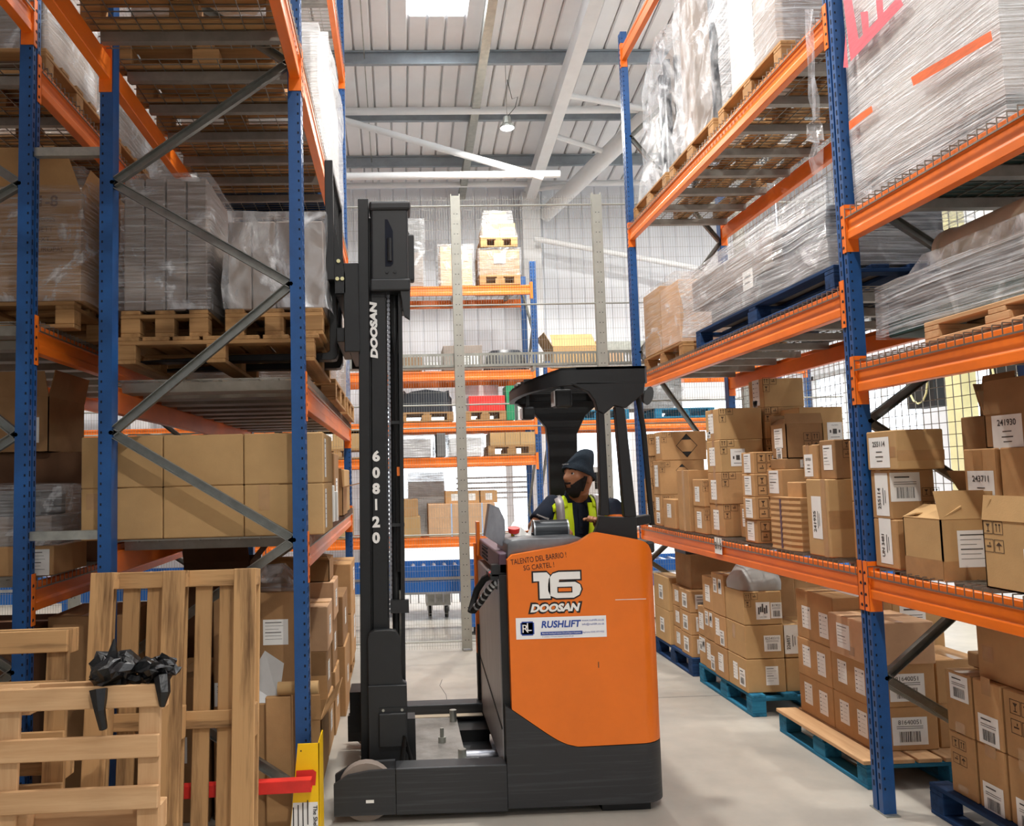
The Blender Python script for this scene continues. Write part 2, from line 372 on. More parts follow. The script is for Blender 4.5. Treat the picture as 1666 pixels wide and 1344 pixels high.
def open_carton(x0, y0, z0, x1, y1, z1, label, group, flaps, deco=(), m='card', rz=0, name='open_cardboard_box', inner='card4'):
    """flaps: dict side -> angle in degrees from vertical (positive = outwards)"""
    w, d, h = x1-x0, y1-y0, z1-z0; t = .006; b = MB()
    b.box(-w/2, -d/2, 0, w/2, d/2, t); b.box(-w/2, -d/2, 0, w/2, -d/2+t, h); b.box(-w/2, d/2-t, 0, w/2, d/2, h); b.box(-w/2, -d/2, 0, -w/2+t, d/2, h); b.box(w/2-t, -d/2, 0, w/2, d/2, h)
    o = tag(link(name, b.mesh(name, m), None, ((x0+x1)/2, (y0+y1)/2, z0), (0, 0, math.radians(rz))), label, 'box', group)
    for sd, an in flaps.items():
        a = math.radians(an[0] if isinstance(an, tuple) else an); ln = (an[1] if isinstance(an, tuple) else min(w, d)*.48)
        nx, ny = {'x-': (-1, 0), 'x+': (1, 0), 'y-': (0, -1), 'y+': (0, 1)}[sd]
        half = d/2 if nx else w/2; e = Vector((nx*w/2, ny*d/2, h)); t1 = Vector((ny, nx, 0))*half; dr = Vector((nx*math.sin(a), ny*math.sin(a), math.cos(a)))*ln
        nn = Vector((nx*math.cos(a), ny*math.cos(a), -math.sin(a)))*t*.5
        q = MB(); vs = [e-t1, e+t1, e+t1*.97+dr, e-t1*.97+dr]
        q.add([p-nn for p in vs]+[p+nn for p in vs], [(3, 2, 1, 0), (4, 5, 6, 7), (0, 1, 5, 4), (1, 2, 6, 5), (2, 3, 7, 6), (3, 0, 4, 7)])
        q.part('flap', m, o, world=False)
    if deco: decorate(o, (w, d, h), deco)
    return o
def pxbox(uL, uC, uR, vT, X, zb, label, group, deco=(), dep=None, wid=None, vB=None, **k):
    """carton whose aisle face lies in the plane x = X and whose near upright edge is seen at column uC"""
    vm = vT if vB is None else (vT+vB)/2
    c = pt(uC, vm, 0, X); z1 = pt(uC, vT, 0, X).z
    y1 = c.y + dep if dep else pt(uL, vm, 0, X).y; x1 = X + wid if wid else pt(uR, vm, 1, c.y).x
    f = open_carton if 'flaps' in k else carton
    if 'flaps' in k: fl = k.pop('flaps'); return f(X, c.y, zb, x1, y1, z1, label, group, fl, deco, **k), z1
    return f(X, c.y, zb, x1, y1, z1, label, group, deco, **k), z1
# --- pallets ---------------------------------------------------------------------------------
_pm = {}
def board(w, d, h, m):
    k = (round(w, 3), round(d, 3), round(h, 3), m)
    if m+'_x' in MT: m = m+('_x' if w >= d else '_y')
    if k not in _pm: _pm[k] = MB().cbox(-w/2, -d/2, -h/2, w/2, d/2, h/2, .003).mesh('board', m)
    return _pm[k]
def pallet(x, y, z, w, d, label, group, m='wood', rz=0, nb=5, along='x', deck=None, bw=.1, loc_rot=None, name='pallet', block=None, h=.144):
    """block pallet, w along local x, d along local y, origin at the middle of the underside. along = direction of the top boards"""
    o = thing(name, label, 'pallet', (x, y, z), math.radians(rz), group)
    if loc_rot: o.rotation_euler = loc_rot
    deck = deck or m; block = block or m; t = .022
    def P(nm, a, b, c, cx, cy, cz, mm=None): link(nm, board(a, b, c, mm or m), o, (cx, cy, cz))
    L, T = (w, d) if along == 'x' else (d, w)     # L = length of top boards, T = span across them
    def Q(nm, l, b, c, p, q, cz, mm=None): P(nm, l, b, c, p, q, cz, mm) if along == 'x' else P(nm, b, l, c, q, p, cz, mm)
    for i in range(nb):
        q = -T/2 + bw/2 + (T-bw)*i/(nb-1); Q('deck_board', L, bw if (nb < 7 or bw < .08) else T/nb*.93, t, 0, q, h-t/2, deck)
    for i in range(3):
        p = (L-bw)*(i-1)/2; Q('stringer_board', bw, T, t, p, 0, h-1.5*t)
        for j in range(3): Q('block', bw if i != 1 else .14, .1, h-3*t, p, (T-.1)*(j-1)/2, t+(h-3*t)/2, block)
    for j in range(3): Q('bottom_board', L, .1, t, 0, (T-.1)*(j-1)/2, t/2)
    return o
def shell(x0, y0, z0, x1, y1, z1, seed=0, amp=.02, n=10, taper=0., round_=.06):
    """an uneven skin of film around a load, open below"""
    b = MB(); cx, cy = (x0+x1)/2, (y0+y1)/2; m = 4*n; rings = []
    prof = [(i/8.0, 1.0) for i in range(9)] + [(1.0, .97), (1.004, .8), (1.006, .4), (1.006, .05)]
    for f, sc in prof:
        r = []
        for k in range(m):
            sd, t = divmod(k, n); t = t/n*2-1
            px, py = [(t, -1), (1, t), (-t, 1), (-1, -t)][sd]
            tp = 1 - taper*f; rr = 1 - round_*.5*max(0, (abs(px)*abs(py))-.55)
            X = cx + px*(x1-x0)/2*tp*rr*sc; Y = cy + py*(y1-y0)/2*tp*rr*sc; Z = z0+(z1-z0)*f
            nv = noise.noise_vector(Vector((X*3+seed*3.1, Y*3, Z*3)))*amp + noise.noise_vector(Vector((X*9+seed, Y*9, Z*9)))*amp*.4
            r.append((X+nv.x+px*amp*.7, Y+nv.y+py*amp*.7, Z+nv.z*(.6 if f > .05 else 0)))
        rings.append(r)
    b.rings(rings, cap=False); return b
# ================================================================ the setting
XL, XR, YF, YB = -12.0, 7.2, -12.0, 15.0
def roofz(y): return 7.12 + .13*(YB-y)
def floormat():
    m = mat('polished concrete', 'b7afa2', .42, 0, .09, 1.3, hex2='9c978e', thr=(.3, .7), spec=.45)
    nt = m.node_tree; N = nt.nodes; L = nt.links; P = N['Principled BSDF']
    n2 = N.new('ShaderNodeTexNoise'); n2.inputs['Scale'].default_value = 7; n2.inputs['Detail'].default_value = 8
    tc = N.new('ShaderNodeTexCoord'); L.new(tc.outputs['Object'], n2.inputs['Vector'])
    mr = N.new('ShaderNodeMapRange'); mr.inputs['To Min'].default_value = .3; mr.inputs['To Max'].default_value = .6; L.new(n2.outputs['Fac'], mr.inputs['Value']); L.new(mr.outputs[0], P.inputs['Roughness'])
    return m
MT['floor'] = floormat()
fl = MB().box(XL, YF, -.2, XR, YB, 0).top('floor', 'floor', 'grey polished concrete floor of the warehouse', None, kind='structure', loc=(0, 0, 0))
jt = MB()
for y in (6.4, 12.4, .4): jt.box(XL, y, .0, XR, y+.004, .0008)
pts = [(.33, 7.2), (.30, 7.0), (.335, 6.7), (.33, 6.45), (.36, 6.2), (.35, 5.9)]
for (a, b), (c, d) in zip(pts, pts[1:]): jt.bar((a, b, .0004), (c, d, .0004), .0035, .0008)
jt.part('floor_joint', 'slot', fl)
# back wall of upright cladding sheets
DX0, DX1, DZ = -.3, 6.6, 3.0
wb = MB().box(XL, YB+.03, 0, DX0, YB+.2, 7.2).box(DX0, YB+.03, DZ, DX1, YB+.2, 7.2).box(DX1, YB+.03, 0, XR, YB+.2, 7.2).top('wall_back', 'offwhite', 'white ribbed sheet wall behind the racking', None, kind='structure')
sh = MB().prism([(-.117, 0), (-.1, -.022), (.1, -.022), (.117, 0)], 2, 0, 7.05).mesh('wall_sheet', 'offwhite')
n = int((XR-XL)/.25)
sh2 = MB().prism([(-.117, 0), (-.1, -.022), (.1, -.022), (.117, 0)], 2, DZ+.05, 7.05).mesh('wall_sheet', 'offwhite')
for i in range(n):
    x = XL+.125+.25*i; link('wall_sheet', sh2 if DX0-.13 < x < DX1+.13 else sh, wb, (x - wb.location.x, YB+.03-wb.location.y, 0))
MB().box(XL, YF-.2, 0, XR, YF, roofz(YF)).top('wall_front', 'offwhite', 'white wall behind the viewer at the far end of the building', None, kind='structure')  # unseen wall, added to cut the ambient light from behind the viewer
dd = thing('door_1', 'wide open dock door letting in daylight behind the back rack', None, ((DX0+DX1)/2, YB, 0), kind='structure')
MB().box(DX0-.1, YB-.06, 0, DX0, YB+.02, DZ+.1).box(DX1, YB-.06, 0, DX1+.1, YB+.02, DZ+.1).box(DX0-.1, YB-.06, DZ, DX1+.1, YB+.02, DZ+.12).part('door_frame', 'white', dd)
for x in (2.0, 4.3): MB().box(x-.06, YB-.02, 0, x+.06, YB+.1, DZ).part('door_post', 'white', dd)
for z in (3.95,): MB().box(2.6, YB-.1, z, XR, YB, z+.16).part('wall_rail', 'galv', wb)
# left wall, right wall with its big windows
MB().box(XL-.2, YF, 0, XL, YB, roofz(YF)).top('wall_left', 'offwhite', 'white side wall far to the left of the racks', None, kind='structure')
wr = MB(); wins = [(-8, -5), (-4, -1), (0, 3), (4, 7.0), (7.5, 10.6), (11.1, 14.2)]; WZ0, WZ1 = .9, 3.3
wr.box(XR, YF, 0, XR+.2, YB, WZ0).box(XR, YF, WZ1, XR+.2, YB, roofz(YF))
ys = [YF] + [v for w in wins for v in w] + [YB]
for a, b in zip(ys[::2], ys[1::2]): wr.box(XR, a, WZ0, XR+.2, b, WZ1)
wr.top('wall_right', 'offwhite', 'white side wall with tall windows behind the right rack', None, kind='structure')
gl = bpy.data.materials.new('window glass'); gl.use_nodes = True
_n = gl.node_tree.nodes; _t = _n.new('ShaderNodeBsdfTransparent'); _g = _n.new('ShaderNodeBsdfGlossy'); _g.inputs['Roughness'].default_value = .03; _mx = _n.new('ShaderNodeMixShader'); _mx.inputs[0].default_value = .06
gl.node_tree.links.new(_t.outputs[0], _mx.inputs[1]); gl.node_tree.links.new(_g.outputs[0], _mx.inputs[2]); gl.node_tree.links.new(_mx.outputs[0], _n['Material Output'].inputs[0]); MT['glass'] = gl
for i, (a, b) in enumerate(wins):
    w = thing('window_%d' % (i+1), 'bright window in the wall behind the right rack', None, (XR+.1, (a+b)/2, WZ0), kind='structure')
    f = MB().box(XR+.06, a, WZ0, XR+.14, a+.06, WZ1).box(XR+.06, b-.06, WZ0, XR+.14, b, WZ1).box(XR+.06, a, WZ0, XR+.14, b, WZ0+.06).box(XR+.06, a, WZ1-.06, XR+.14, b, WZ1)
    f.part('window_frame', 'white', w)
    for k in (1, 2): MB().box(XR+.07, a+(b-a)*k/3-.03, WZ0, XR+.13, a+(b-a)*k/3+.03, WZ1).part('mullion', 'white', w)
    for k in range(3): MB().box(XR+.095, a+(b-a)*k/3+.03, WZ0+.05, XR+.1, a+(b-a)*(k+1)/3-.03, WZ1-.05).part('pane', 'glass', w)
# roof: liner panels between purlins, translucent roof lights
rf = MB(); zb = roofz(YB)+.05; zf = roofz(YF)+.05
rf.add([(XL, YB, zb), (XR, YB, zb), (XR, YF, zf), (XL, YF, zf), (XL, YB, zb+.15), (XR, YB, zb+.15), (XR, YF, zf+.15), (XL, YF, zf+.15)], [(0, 1, 2, 3), (4, 7, 6, 5), (0, 4, 5, 1), (1, 5, 6, 2), (2, 6, 7, 3), (3, 7, 4, 0)])
ce = rf.top('ceiling', 'roofw', 'pitched white sheet roof with ribs', None, kind='structure', loc=(0, 0, 0))
MT['skyl'] = emis('daylit roof light', 'f6fbff', SKYLIGHT)
def rpan(y0, y1, m, nm, dz=0):
    b = MB(); t = .03; hw = .117
    b.add([(s*w_, y, roofz(y)+(0 if k == 0 else t)+dz) for y in (y0, y1) for k, w_ in ((0, .1), (1, hw)) for s in (-1, 1)],
          [(0, 1, 5, 4), (0, 2, 3, 1), (4, 5, 7, 6), (0, 4, 6, 2), (1, 3, 7, 5)])
    return b.mesh(nm, m)
pf = rpan(YF, YB, 'roofw', 'roof_panel'); ps = [rpan(YF, -3, 'roofw', 'roof_panel'), rpan(-1.5, .2, 'roofw', 'roof_panel'), rpan(10.4, YB, 'roofw', 'roof_panel')]
n = int((XR-XL)/.25); sk = []
for i in range(n):
    x = XL+.125+.25*i; ph = (x-.25) % 4.0 if x > -2 else 9
    if ph < .75:
        for p_ in ps: link('roof_panel', p_, ce, (x, 0, 0))
        if ph < .25: sk.append(x-.125)
    else: link('roof_panel', pf, ce, (x, 0, 0))
for x in sk:
    for y0, y1 in ((-3, -1.5), (.2, 3.6), (3.6, 7.0), (7.0, 10.4)):
        b = MB(); b.add([(x, y0+.03, roofz(y0)+.02), (x+.75, y0+.03, roofz(y0)+.02), (x+.75, y1-.03, roofz(y1)+.02), (x, y1-.03, roofz(y1)+.02)], [(0, 1, 2, 3)])
        b.part('roof_light', 'skyl', ce)
y = 13.96; k = 0
while y > YF:
    z = roofz(y); MB().prism([(y-.04, z), (y+.04, z), (y+.04, z-.02), (y+.012, z-.02), (y+.012, z-.2), (y-.05, z-.2), (y-.05, z-.185), (y-.004, z-.185), (y-.004, z-.02), (y-.04, z-.02)], 0, XL, XR).part('roof_purlin', 'purlin', ce); y -= 1.42
MB().bar((1.27, 14.9, roofz(14.9)-.27), (1.27, YF, roofz(YF)-.27), .12, .14).part('cable_trunking', 'galv', ce)
MB().tube([(-.35, 14.9, roofz(14.9)-.1), (-.35, YF, roofz(YF)-.1)], .008, 5).part('sag_rod', 'galv', ce)
# white tubular roof truss and bracing
for tx in (2.5, -4.5):
    tr = thing('roof_truss', 'white tubular roof truss '+('above the right rack' if tx > 0 else 'far to the left above the racks'), 'truss', (tx, YB-.2, 0), kind='structure')
    MB().bar((tx, 14.9, roofz(14.9)-.34), (tx, YF, roofz(YF)-.34), .18, .26).part('top_chord', 'white', tr)
    if tx > 0:
        pa, pb = Vector((2.78, 14.75, 6.45)), Vector((4.85, 9.5, 7.62)); MB().tube([pa, pb], .14, 16).part('raking_tube', 'white', tr, smooth=True)
        for t0, t1, x1 in ((.18, .05, 2.5), (.35, .4, 2.5), (.55, .6, 2.6), (.6, .62, 4.6)):
            a_ = pa.lerp(pb, t0); y_ = pa.lerp(pb, t1).y; MB().tube([a_, (x1, y_, roofz(y_)-.36)], .045, 8).part('web_member', 'white', tr, smooth=True)
    MB().box(tx-.16, 14.65, 0, tx+.16, 14.95, roofz(14.8)-.3).part('column', 'white', tr)
br = thing('roof_bracing', 'white horizontal tubes and diagonal tube bracing the roof', 'bracing', (0, 12, 0), kind='structure')
for a, b, r in (((-4.5, 12, 7.17), (2.5, 12, 7.17), .055), ((-4.5, 12, 6.18), (2.5, 12, 6.18), .055), ((-4.5, 14.4, 6.9), (7, 14.4, 6.9), .05), ((-.75, 12, 7.05), (2.25, 12, 6.13), .05), ((2.5, 12, 7.17), (7, 12, 7.17), .055), ((2.5, 14.4, 5.9), (6, 14.4, 5.2), .05)):
    MB().tube([a, b], r, 10).part('brace_tube', 'white', br, smooth=True)
# high-bay lamps: one in view, the others added out of view for lighting
MT['lampface'] = emis('lamp face', 'ffffff', 60)
def lamp(x, y, lab, grp):
    z = 6.55; o = thing('high_bay_lamp', lab, 'lamp', (x, y, z), group=grp)
    MB().rings([[(r*math.cos(t*math.pi/8), r*math.sin(t*math.pi/8), zz) for t in range(16)] for r, zz in ((.1, .0), (.1, .03), (.07, .06), (.05, .16))]).part('housing', 'galv', o, world=False)
    MB().rings([[(r*math.cos(t*math.pi/8), r*math.sin(t*math.pi/8), zz) for t in range(16)] for r, zz in ((.02, -.008), (.085, -.008), (.095, .0))]).part('lamp_face', 'lampface', o, world=False)
    MB().tube([(0, 0, .16), (0, .0, roofz(y)-z)], .004, 5).part('suspension_wire', 'wire', o, world=False)
    MB().tube([(0, 0, .16), (.12, 0, .3), (.16, 0, .45), (.08, 0, .42), (.02, 0, .7)], .005, 5).part('power_cord', 'rubber', o, world=False)
    la = bpy.data.lights.new('lamp_light', 'AREA'); la.shape = 'DISK'; la.size = .2; la.energy = LAMP; la.color = (1, .96, .9)
    lo = link('lamp_light', la, o, (0, 0, -.02))
lamp(1.62, 11.2, 'small bright high-bay lamp hanging under the roof above the aisle', 'high-bay lamps')
for x, y in ((1.0, 5.2), (1.0, -.8), (-4.4, 11.2), (-4.2, 5.2), (5.4, 5.2), (5.4, 11.2), (1.0, -6.8)):
    lamp(x, y, 'high-bay lamp outside the picture, %s, %s' % ({1.0: 'over the aisle', -4.4: 'beyond the left racks', -4.2: 'over the left racks', 5.4: 'over the right side'}[x], {5.2: 'level with the truck', -.8: 'just behind the viewer', 11.2: 'near the back rack', -6.8: 'far behind the viewer'}[y]), 'high-bay lamps')
# ================================================================ pallet racking
PW, PD = .065, .09                                # upright: depth across the rack, width along it
def upright(parent, x, y, h, side, along='y', slots=True):
    """side = direction (+1/-1) the front face looks to; along = axis the rack runs along"""
    a, b, g = PW/2, PD/2, .008
    prof = [(-a, -b), (-a, -g), (-a+.012, -g), (-a+.012, g), (-a, g), (-a, b), (a, b), (a, -b)]
    prof = [(-side*px if side > 0 else px, py) for px, py in prof]
    if along == 'x': prof = [(py, px) for px, py in prof]
    q = MB().prism([(x+p, y+r) for p, r in prof], 2, .006, h).part('post', 'blue', parent)
    s = MB(); zz = .12
    while zz < h-.05 and slots:
        if along == 'y':
            for c in (-.026, .026):
                s.box(x+side*a-.001, y+c-.005, zz, x+side*a+.001, y+c+.005, zz+.028)
            s.box(x+side*(.018)-.004, y-b-.0012, zz, x+side*.018+.004, y-b+.001, zz+.012)
        else:
            for c in (-.026, .026): s.box(x+c-.005, y+side*a-.001, zz, x+c+.005, y+side*a+.001, zz+.028)
        zz += .05
    if slots and s.v: tag(s.part('slot_row', 'slot', q), kind='stuff')
    MB().box(x-.036, y-.075, 0, x+.036, y+.075, .006).part('foot_plate', 'galv', q)
    return q
def frame(parent, xa, xb, y, h, zs, along='y', flip=False):
    """two uprights and the zigzag of braces between them"""
    sa, sb = (-1, 1) if xa < xb else (1, -1)
    if along == 'y': upright(parent, xa, y, h, sa); upright(parent, xb, y, h, sb)
    else: upright(parent, y, xa, h, sa, 'x'); upright(parent, y, xb, h, sb, 'x')
    for i in range(len(zs)-1):
        p, q = (xa, xb) if (i % 2 == 0) != flip else (xb, xa)
        sh = .028*(1 if q > p else -1)
        A = (p+sh, y-.012, zs[i]) if along == 'y' else (y-.012, p+sh, zs[i]); B = (q-sh, y-.012, zs[i+1]) if along == 'y' else (y-.012, q-sh, zs[i+1])
        br = MB(); br.bar(A, B, .038, .006); A2 = Vector(A); B2 = Vector(B); d = (B2-A2).normalized(); u = (d.cross(Vector((0, 1, 0) if along == 'y' else (1, 0, 0)))).normalized()*.02
        off = Vector((0, -.014, 0)) if along == 'y' else Vector((-.014, 0, 0))
        br.v = []; br.f = []
        br.bar(A2, B2, .044, .004, (0, 1, 0) if along == 'y' else (1, 0, 0)); br.bar(A2+u+off, B2+u+off, .004, .03, (0, 1, 0) if along == 'y' else (1, 0, 0)); br.bar(A2-u+off, B2-u+off, .004, .03, (0, 1, 0) if along == 'y' else (1, 0, 0))
        bo = br.part('brace', 'bracem', parent)
        for P_ in (A, B):
            P_ = Vector(P_); e = Vector((0, -.034, 0)) if along == 'y' else Vector((-.034, 0, 0)); MB().tube([P_, P_+e], .011, 6).part('bolt', 'bolt', bo)
def beam(parent, x, y0, y1, zt, side, along='y', conn=True, h=.14):
    """box beam, its outer face looking to `side`, with a hooked connector at each end"""
    f = x+side*.03; t = .05
    prof = [(f, zt), (f, zt-.028), (f-side*.006, zt-.036), (f-side*.006, zt-h+.05), (f, zt-h+.042), (f, zt-h), (f-side*t, zt-h), (f-side*t, zt-.03), (f-side*t+side*.02, zt-.03), (f-side*t+side*.02, zt)]
    e = PD/2
    if along == 'y': q = MB().prism(prof, 1, y0+e, y1-e)
    else: q = MB().prism(prof, 0, y0+e, y1-e)
    o = q.part('beam', 'orange', parent, bevel=.003, seg=1)
    if conn:
        for yy, sg in ((y0, 1), (y1, -1)):
            c = MB(); a = PW/2
            def bx(p0, q0, z0, p1, q1, z1):
                if along == 'y': c.box(min(p0, p1), min(q0, q1), z0, max(p0, p1), max(q0, q1), z1)
                else: c.box(min(q0, q1), min(p0, p1), z0, max(q0, q1), max(p0, p1), z1)
            bx(x+side*a, yy+sg*.008, zt-.205, x+side*(a+.005), yy+sg*(e+.004), zt+.045)      # plate on the face of the post
            bx(x+side*(a+.005), yy+sg*e, zt-.205, x-side*(a-.006), yy+sg*(e+.005), zt+.045)   # flange turned along the beam end
            co = c.part('connector', 'orange', o)
            s = MB()
            for k in range(4):
                zz = zt-.18+k*.055
                if along == 'y': s.prism([(yy+sg*(.02+.009*math.cos(t)), zz+.011*math.sin(t)) for t in [j*math.pi/4-.2 for j in range(6)]], 0, x+side*(a+.0045), x+side*(a+.0062))
            if s.v: tag(s.part('hook_slot', 'slot', o), kind='stuff')
    return o
def deck(parent, xa, xb, y0, y1, z, ns=8, front=None, wide=.05, sup=True, pitch=.055, lp=.1):
    """wire mesh deck on channels, bent down over the front beam"""
    lo, hi = min(xa, xb), max(xa, xb); r = .0026; b = MB(); y = y0+.06
    fr = xa if front is None else front; sg = 1 if fr == hi else -1; xf = fr+sg*.04
    while y < y1-.05:
        b.box(min(lo, xf), y-r/1.4, z+.02-r, max(hi, xf), y+r/1.4, z+.02+r); b.box(xf-r/1.4, y-r/1.4, z-.03, xf+r/1.4, y+r/1.4, z+.02); y += pitch
    b.box(xf-r, y0+.05, z-.033, xf+r, y1-.05, z-.026); x = lo+.03
    while x < hi: b.box(x-r/1.4, y0+.05, z+.013, x+r/1.4, y1-.05, z+.019); x += lp
    o = tag(b.part('deck_mesh', 'wire', parent), kind='stuff')
    if sup:
        for i in range(ns):
            yy = y0+.2+(y1-y0-.4)*i/(ns-1); w = wide/2
            MB().prism([(yy-w, z+.012), (yy-w*.8, z-.035), (yy+w*.8, z-.035), (yy+w, z+.012), (yy+w*.8, z+.012), (yy+w*.65, z-.028), (yy-w*.65, z-.028), (yy-w*.8, z+.012)], 0, lo+.03, hi-.03).part('deck_support', 'chan', parent)
    return o
ZB = [.25, .84, 1.43, 1.975, 2.70, 3.23, 3.85, 4.45, 5.05, 5.65]
Y0, Y1, Y2 = .24, 4.15, 8.06
# left rack beside the aisle
R1 = thing('pallet_rack', 'blue and orange pallet rack on the left side of the aisle', 'rack', (-.96, Y1, 0), group='pallet racks')
F1, B1 = -.49, -1.43
for y in (Y0, Y1, Y2): frame(R1, B1, F1, y, 6.4 if y != Y2 else 6.6, ZB, flip=True)
for xx, sd in ((F1, 1), (B1, -1)):
    for z in (1.42, 2.22, 3.90, 5.80): beam(R1, xx, Y1, Y2, z, sd)
    beam(R1, xx, Y0, Y1, 3.90, sd); beam(R1, xx, Y0, Y1, 5.80, sd)
deck(R1, F1, B1, Y1, Y2, 1.42, 10, wide=.09); deck(R1, F1, B1, Y1, Y2, 2.22, 11, wide=.2); deck(R1, F1, B1, Y1, Y2, 3.90, 10); deck(R1, F1, B1, Y0, Y1, 3.90, 10); deck(R1, F1, B1, Y1, Y2, 5.80, 8)
# second rack back to back with it
R2 = thing('pallet_rack', 'pallet rack farther left, back to back with the one beside the aisle', 'rack', (-2.3, Y1, 0), group='pallet racks')
F2, B2 = -1.83, -2.77
for y in (Y0, Y1, Y2): frame(R2, F2, B2, y, 6.4, ZB, flip=True)
for xx, sd in ((F2, 1), (B2, -1)):
    for z in (1.25, 2.53, 3.88): beam(R2, xx, Y1, Y2, z, sd)
    beam(R2, xx, Y0, Y1, 4.15, sd)
deck(R2, F2, B2, Y1, Y2, 1.25, 8); deck(R2, F2, B2, Y1, Y2, 2.53, 9, wide=.15); deck(R2, F2, B2, Y1, Y2, 3.88, 8); deck(R2, F2, B2, Y0, Y1, 4.15, 8)
for z in (1.48, 3.4):
    MB().box(F2+PW/2, Y1-.02, z-.022, B1-PW/2-.006, Y1+.02, z+.022).part('row_spacer', 'galv', R2)
# right rack beside the aisle
Y3, Y4 = 4.19, 8.1; F3, B3 = 2.385, 3.31
R3 = thing('pallet_rack', 'blue and orange pallet rack on the right side of the aisle', 'rack', (2.85, Y3, 0), group='pallet racks')
ZR = [.12, .66, 1.35, 1.95, 2.55, 3.15, 3.75, 4.35, 4.95, 5.55]
for y in (.28, Y3, Y4): frame(R3, B3, F3, y, 6.2, ZR if y != Y4 else [.25, .85, 1.6, 2.9, 4.0, 5.1, 5.9], flip=False)
MB().bar((F3+.03, Y3+.02, .64), (B3-.03, Y3+.02, .12), .044, .02, (0, 1, 0)).part('brace', 'galv', R3)
for xx, sd in ((F3, -1), (B3, 1)):
    for z in (1.195, 2.65, 4.165, 6.03): beam(R3, xx, Y3, Y4, z, sd)
    for z in (1.195, 2.24, 3.035): beam(R3, xx, .28, Y3, z, sd)
for z, a, b in ((1.195, Y3, Y4), (2.65, Y3, Y4), (4.165, Y3, Y4), (1.195, .28, Y3), (2.24, .28, Y3), (3.035, .28, Y3)): deck(R3, F3, B3, a, b, z, 9, wide=.07)
mb = MB(); x = B3+.07; y = .4
while y < Y4: mb.box(x-.002, y-.002, 1.25, x+.002, y+.002, 5.6); y += .075
z = 1.3
while z < 5.6: mb.box(x-.004, .4, z-.002, x, Y4, z+.002); z += .075
tag(mb.part('rear_mesh', 'wire', R3), kind='stuff')
# location tag on the far right beam
a = pt(1169, 888, 0, F3-.036)
t_ = PR().rect(0, 0, .14, .12).put('location_tag', 'label', R3, a-wloc(R3), (0, -1, 0), (0, 0, 1), .002)
PR().text('B.13', 0, 0, h=.05).put('print', 'ink', t_, a-wloc(R3), (0, -1, 0), (0, 0, 1), .004)
# ================================================================ mesh fence across the end of the aisle
FY = 8.36
fe = thing('mesh_fence', 'tall grey wire mesh fence closing the end of the aisle', 'fence', (.6, FY, 0))
for x in (-3.2, -.86, .64, 2.11, 3.6): 
    MB().box(x-.05, FY-.03, 0, x-.038, FY+.04, 4.62).box(x+.038, FY-.03, 0, x+.05, FY+.04, 4.62).box(x-.04, FY-.028, .02, x+.04, FY-.02, 4.6).part('fence_post', 'fpost', fe)
    h = MB(); z = .1
    while z < 4.5:
        h.box(x-.02, FY-.0295, z, x-.012, FY-.0275, z+.008); h.box(x+.012, FY-.0295, z, x+.02, FY-.0275, z+.008); z += .105
    tag(h.part('post_hole', 'slot', fe), kind='stuff')
    MB().box(x-.04, FY-.06, 0, x+.04, FY, .01).part('foot_plate', 'galv', fe)
for z in (.09, 1.14, 2.21, 2.44, 3.46, 4.5): MB().tube([(-4.6, FY, z), (4.6, FY, z)], .009, 6).part('rail', 'fpost', fe)
b = MB(); x = -4.6; r = .001
while x < 4.6: b.box(x-r, FY-r, .02, x+r, FY+r, 4.6); x += .0255
z = .05
while z < 4.6: b.box(-4.6, FY-r, z-r, 4.6, FY+r, z+r); z += .105
tag(b.part('wire_mesh', 'fpost', fe), kind='stuff')
tr = thing('cable_tray', 'galvanised perforated cable tray running along the fence', 'cable tray', (0, FY+.1, 2.83))
b = MB().box(-4.6, FY+.06, 2.83, 4.6, FY+.21, 2.835).box(-4.6, FY+.06, 2.83, 4.6, FY+.063, 2.86).box(-4.6, FY+.06, 2.95, 4.6, FY+.063, 2.975)
x = -4.6
while x < 4.6: b.box(x, FY+.06, 2.86, x+.018, FY+.063, 2.95); x += .032
b.part('tray', 'galv', tr)
for x in (-2, 0, 1.4, 3): MB().box(x, FY+.045, 2.79, x+.03, FY+.21, 2.83).part('bracket', 'galv', tr)
# ================================================================ right rack: cartons on the far shelf
ZS = 1.219
A = lambda x: 1040+x/4.628
Bv = lambda y: 640+y/4.628
G1 = 'cartons on the far right shelf'
LB = ('x-', 'list', .5, .6, .1, .13); IC = ('y-', 'icons', .3, .66, .13, .13); I3 = ('y-', 'icons3', .16, .78, .1, .1)
def col(specs, X, uL, uC, uR, group, z=ZS, dep=None, wid=None, first=None):
    """a stack: specs = (vT, label, deco, kwargs); returns top height"""
    c = pt(uC, specs[0][0], 0, X); Y = first or pt(uC, 840, 0, X).y
    y1 = Y+dep if dep else pt(uL, 840, 0, X).y; x1 = X+wid if wid else pt(uR, 840, 1, Y).x
    for i, (zt, lab, deco, *k) in enumerate(specs):
        k = dict(k[0]) if k else {}
        j = (random.random()-.5)*.012; fl = k.pop('flaps', None); dx = k.pop('dx', 0)
        if fl: open_carton(X+j+dx, Y+j, z, x1+j+dx, y1+j, zt, lab, group, fl, deco, **k)
        else: carton(X+j+dx, Y+j, z, x1+j+dx, y1+j, zt, lab, group, deco, **k)
        z = zt
    return z
def zt(u, v, X): return pt(u, v, 0, X).z
nth = ['bottom', 'second', 'third', 'fourth', 'fifth']
col([(ZS+.215*(i+1), 'tan carton, %s in the stack at the far end of the right shelf' % ['bottom one', 'second from below', 'third from below', 'topmost'][i], (LB, I3)) for i in range(4)], 2.40, 0, A(105), 0, G1, dep=.24, wid=.3)
u = A(170); X = 2.395
h1, h2, h3 = zt(u, Bv(765), X), zt(u, Bv(505), X), zt(u, Bv(285), X)
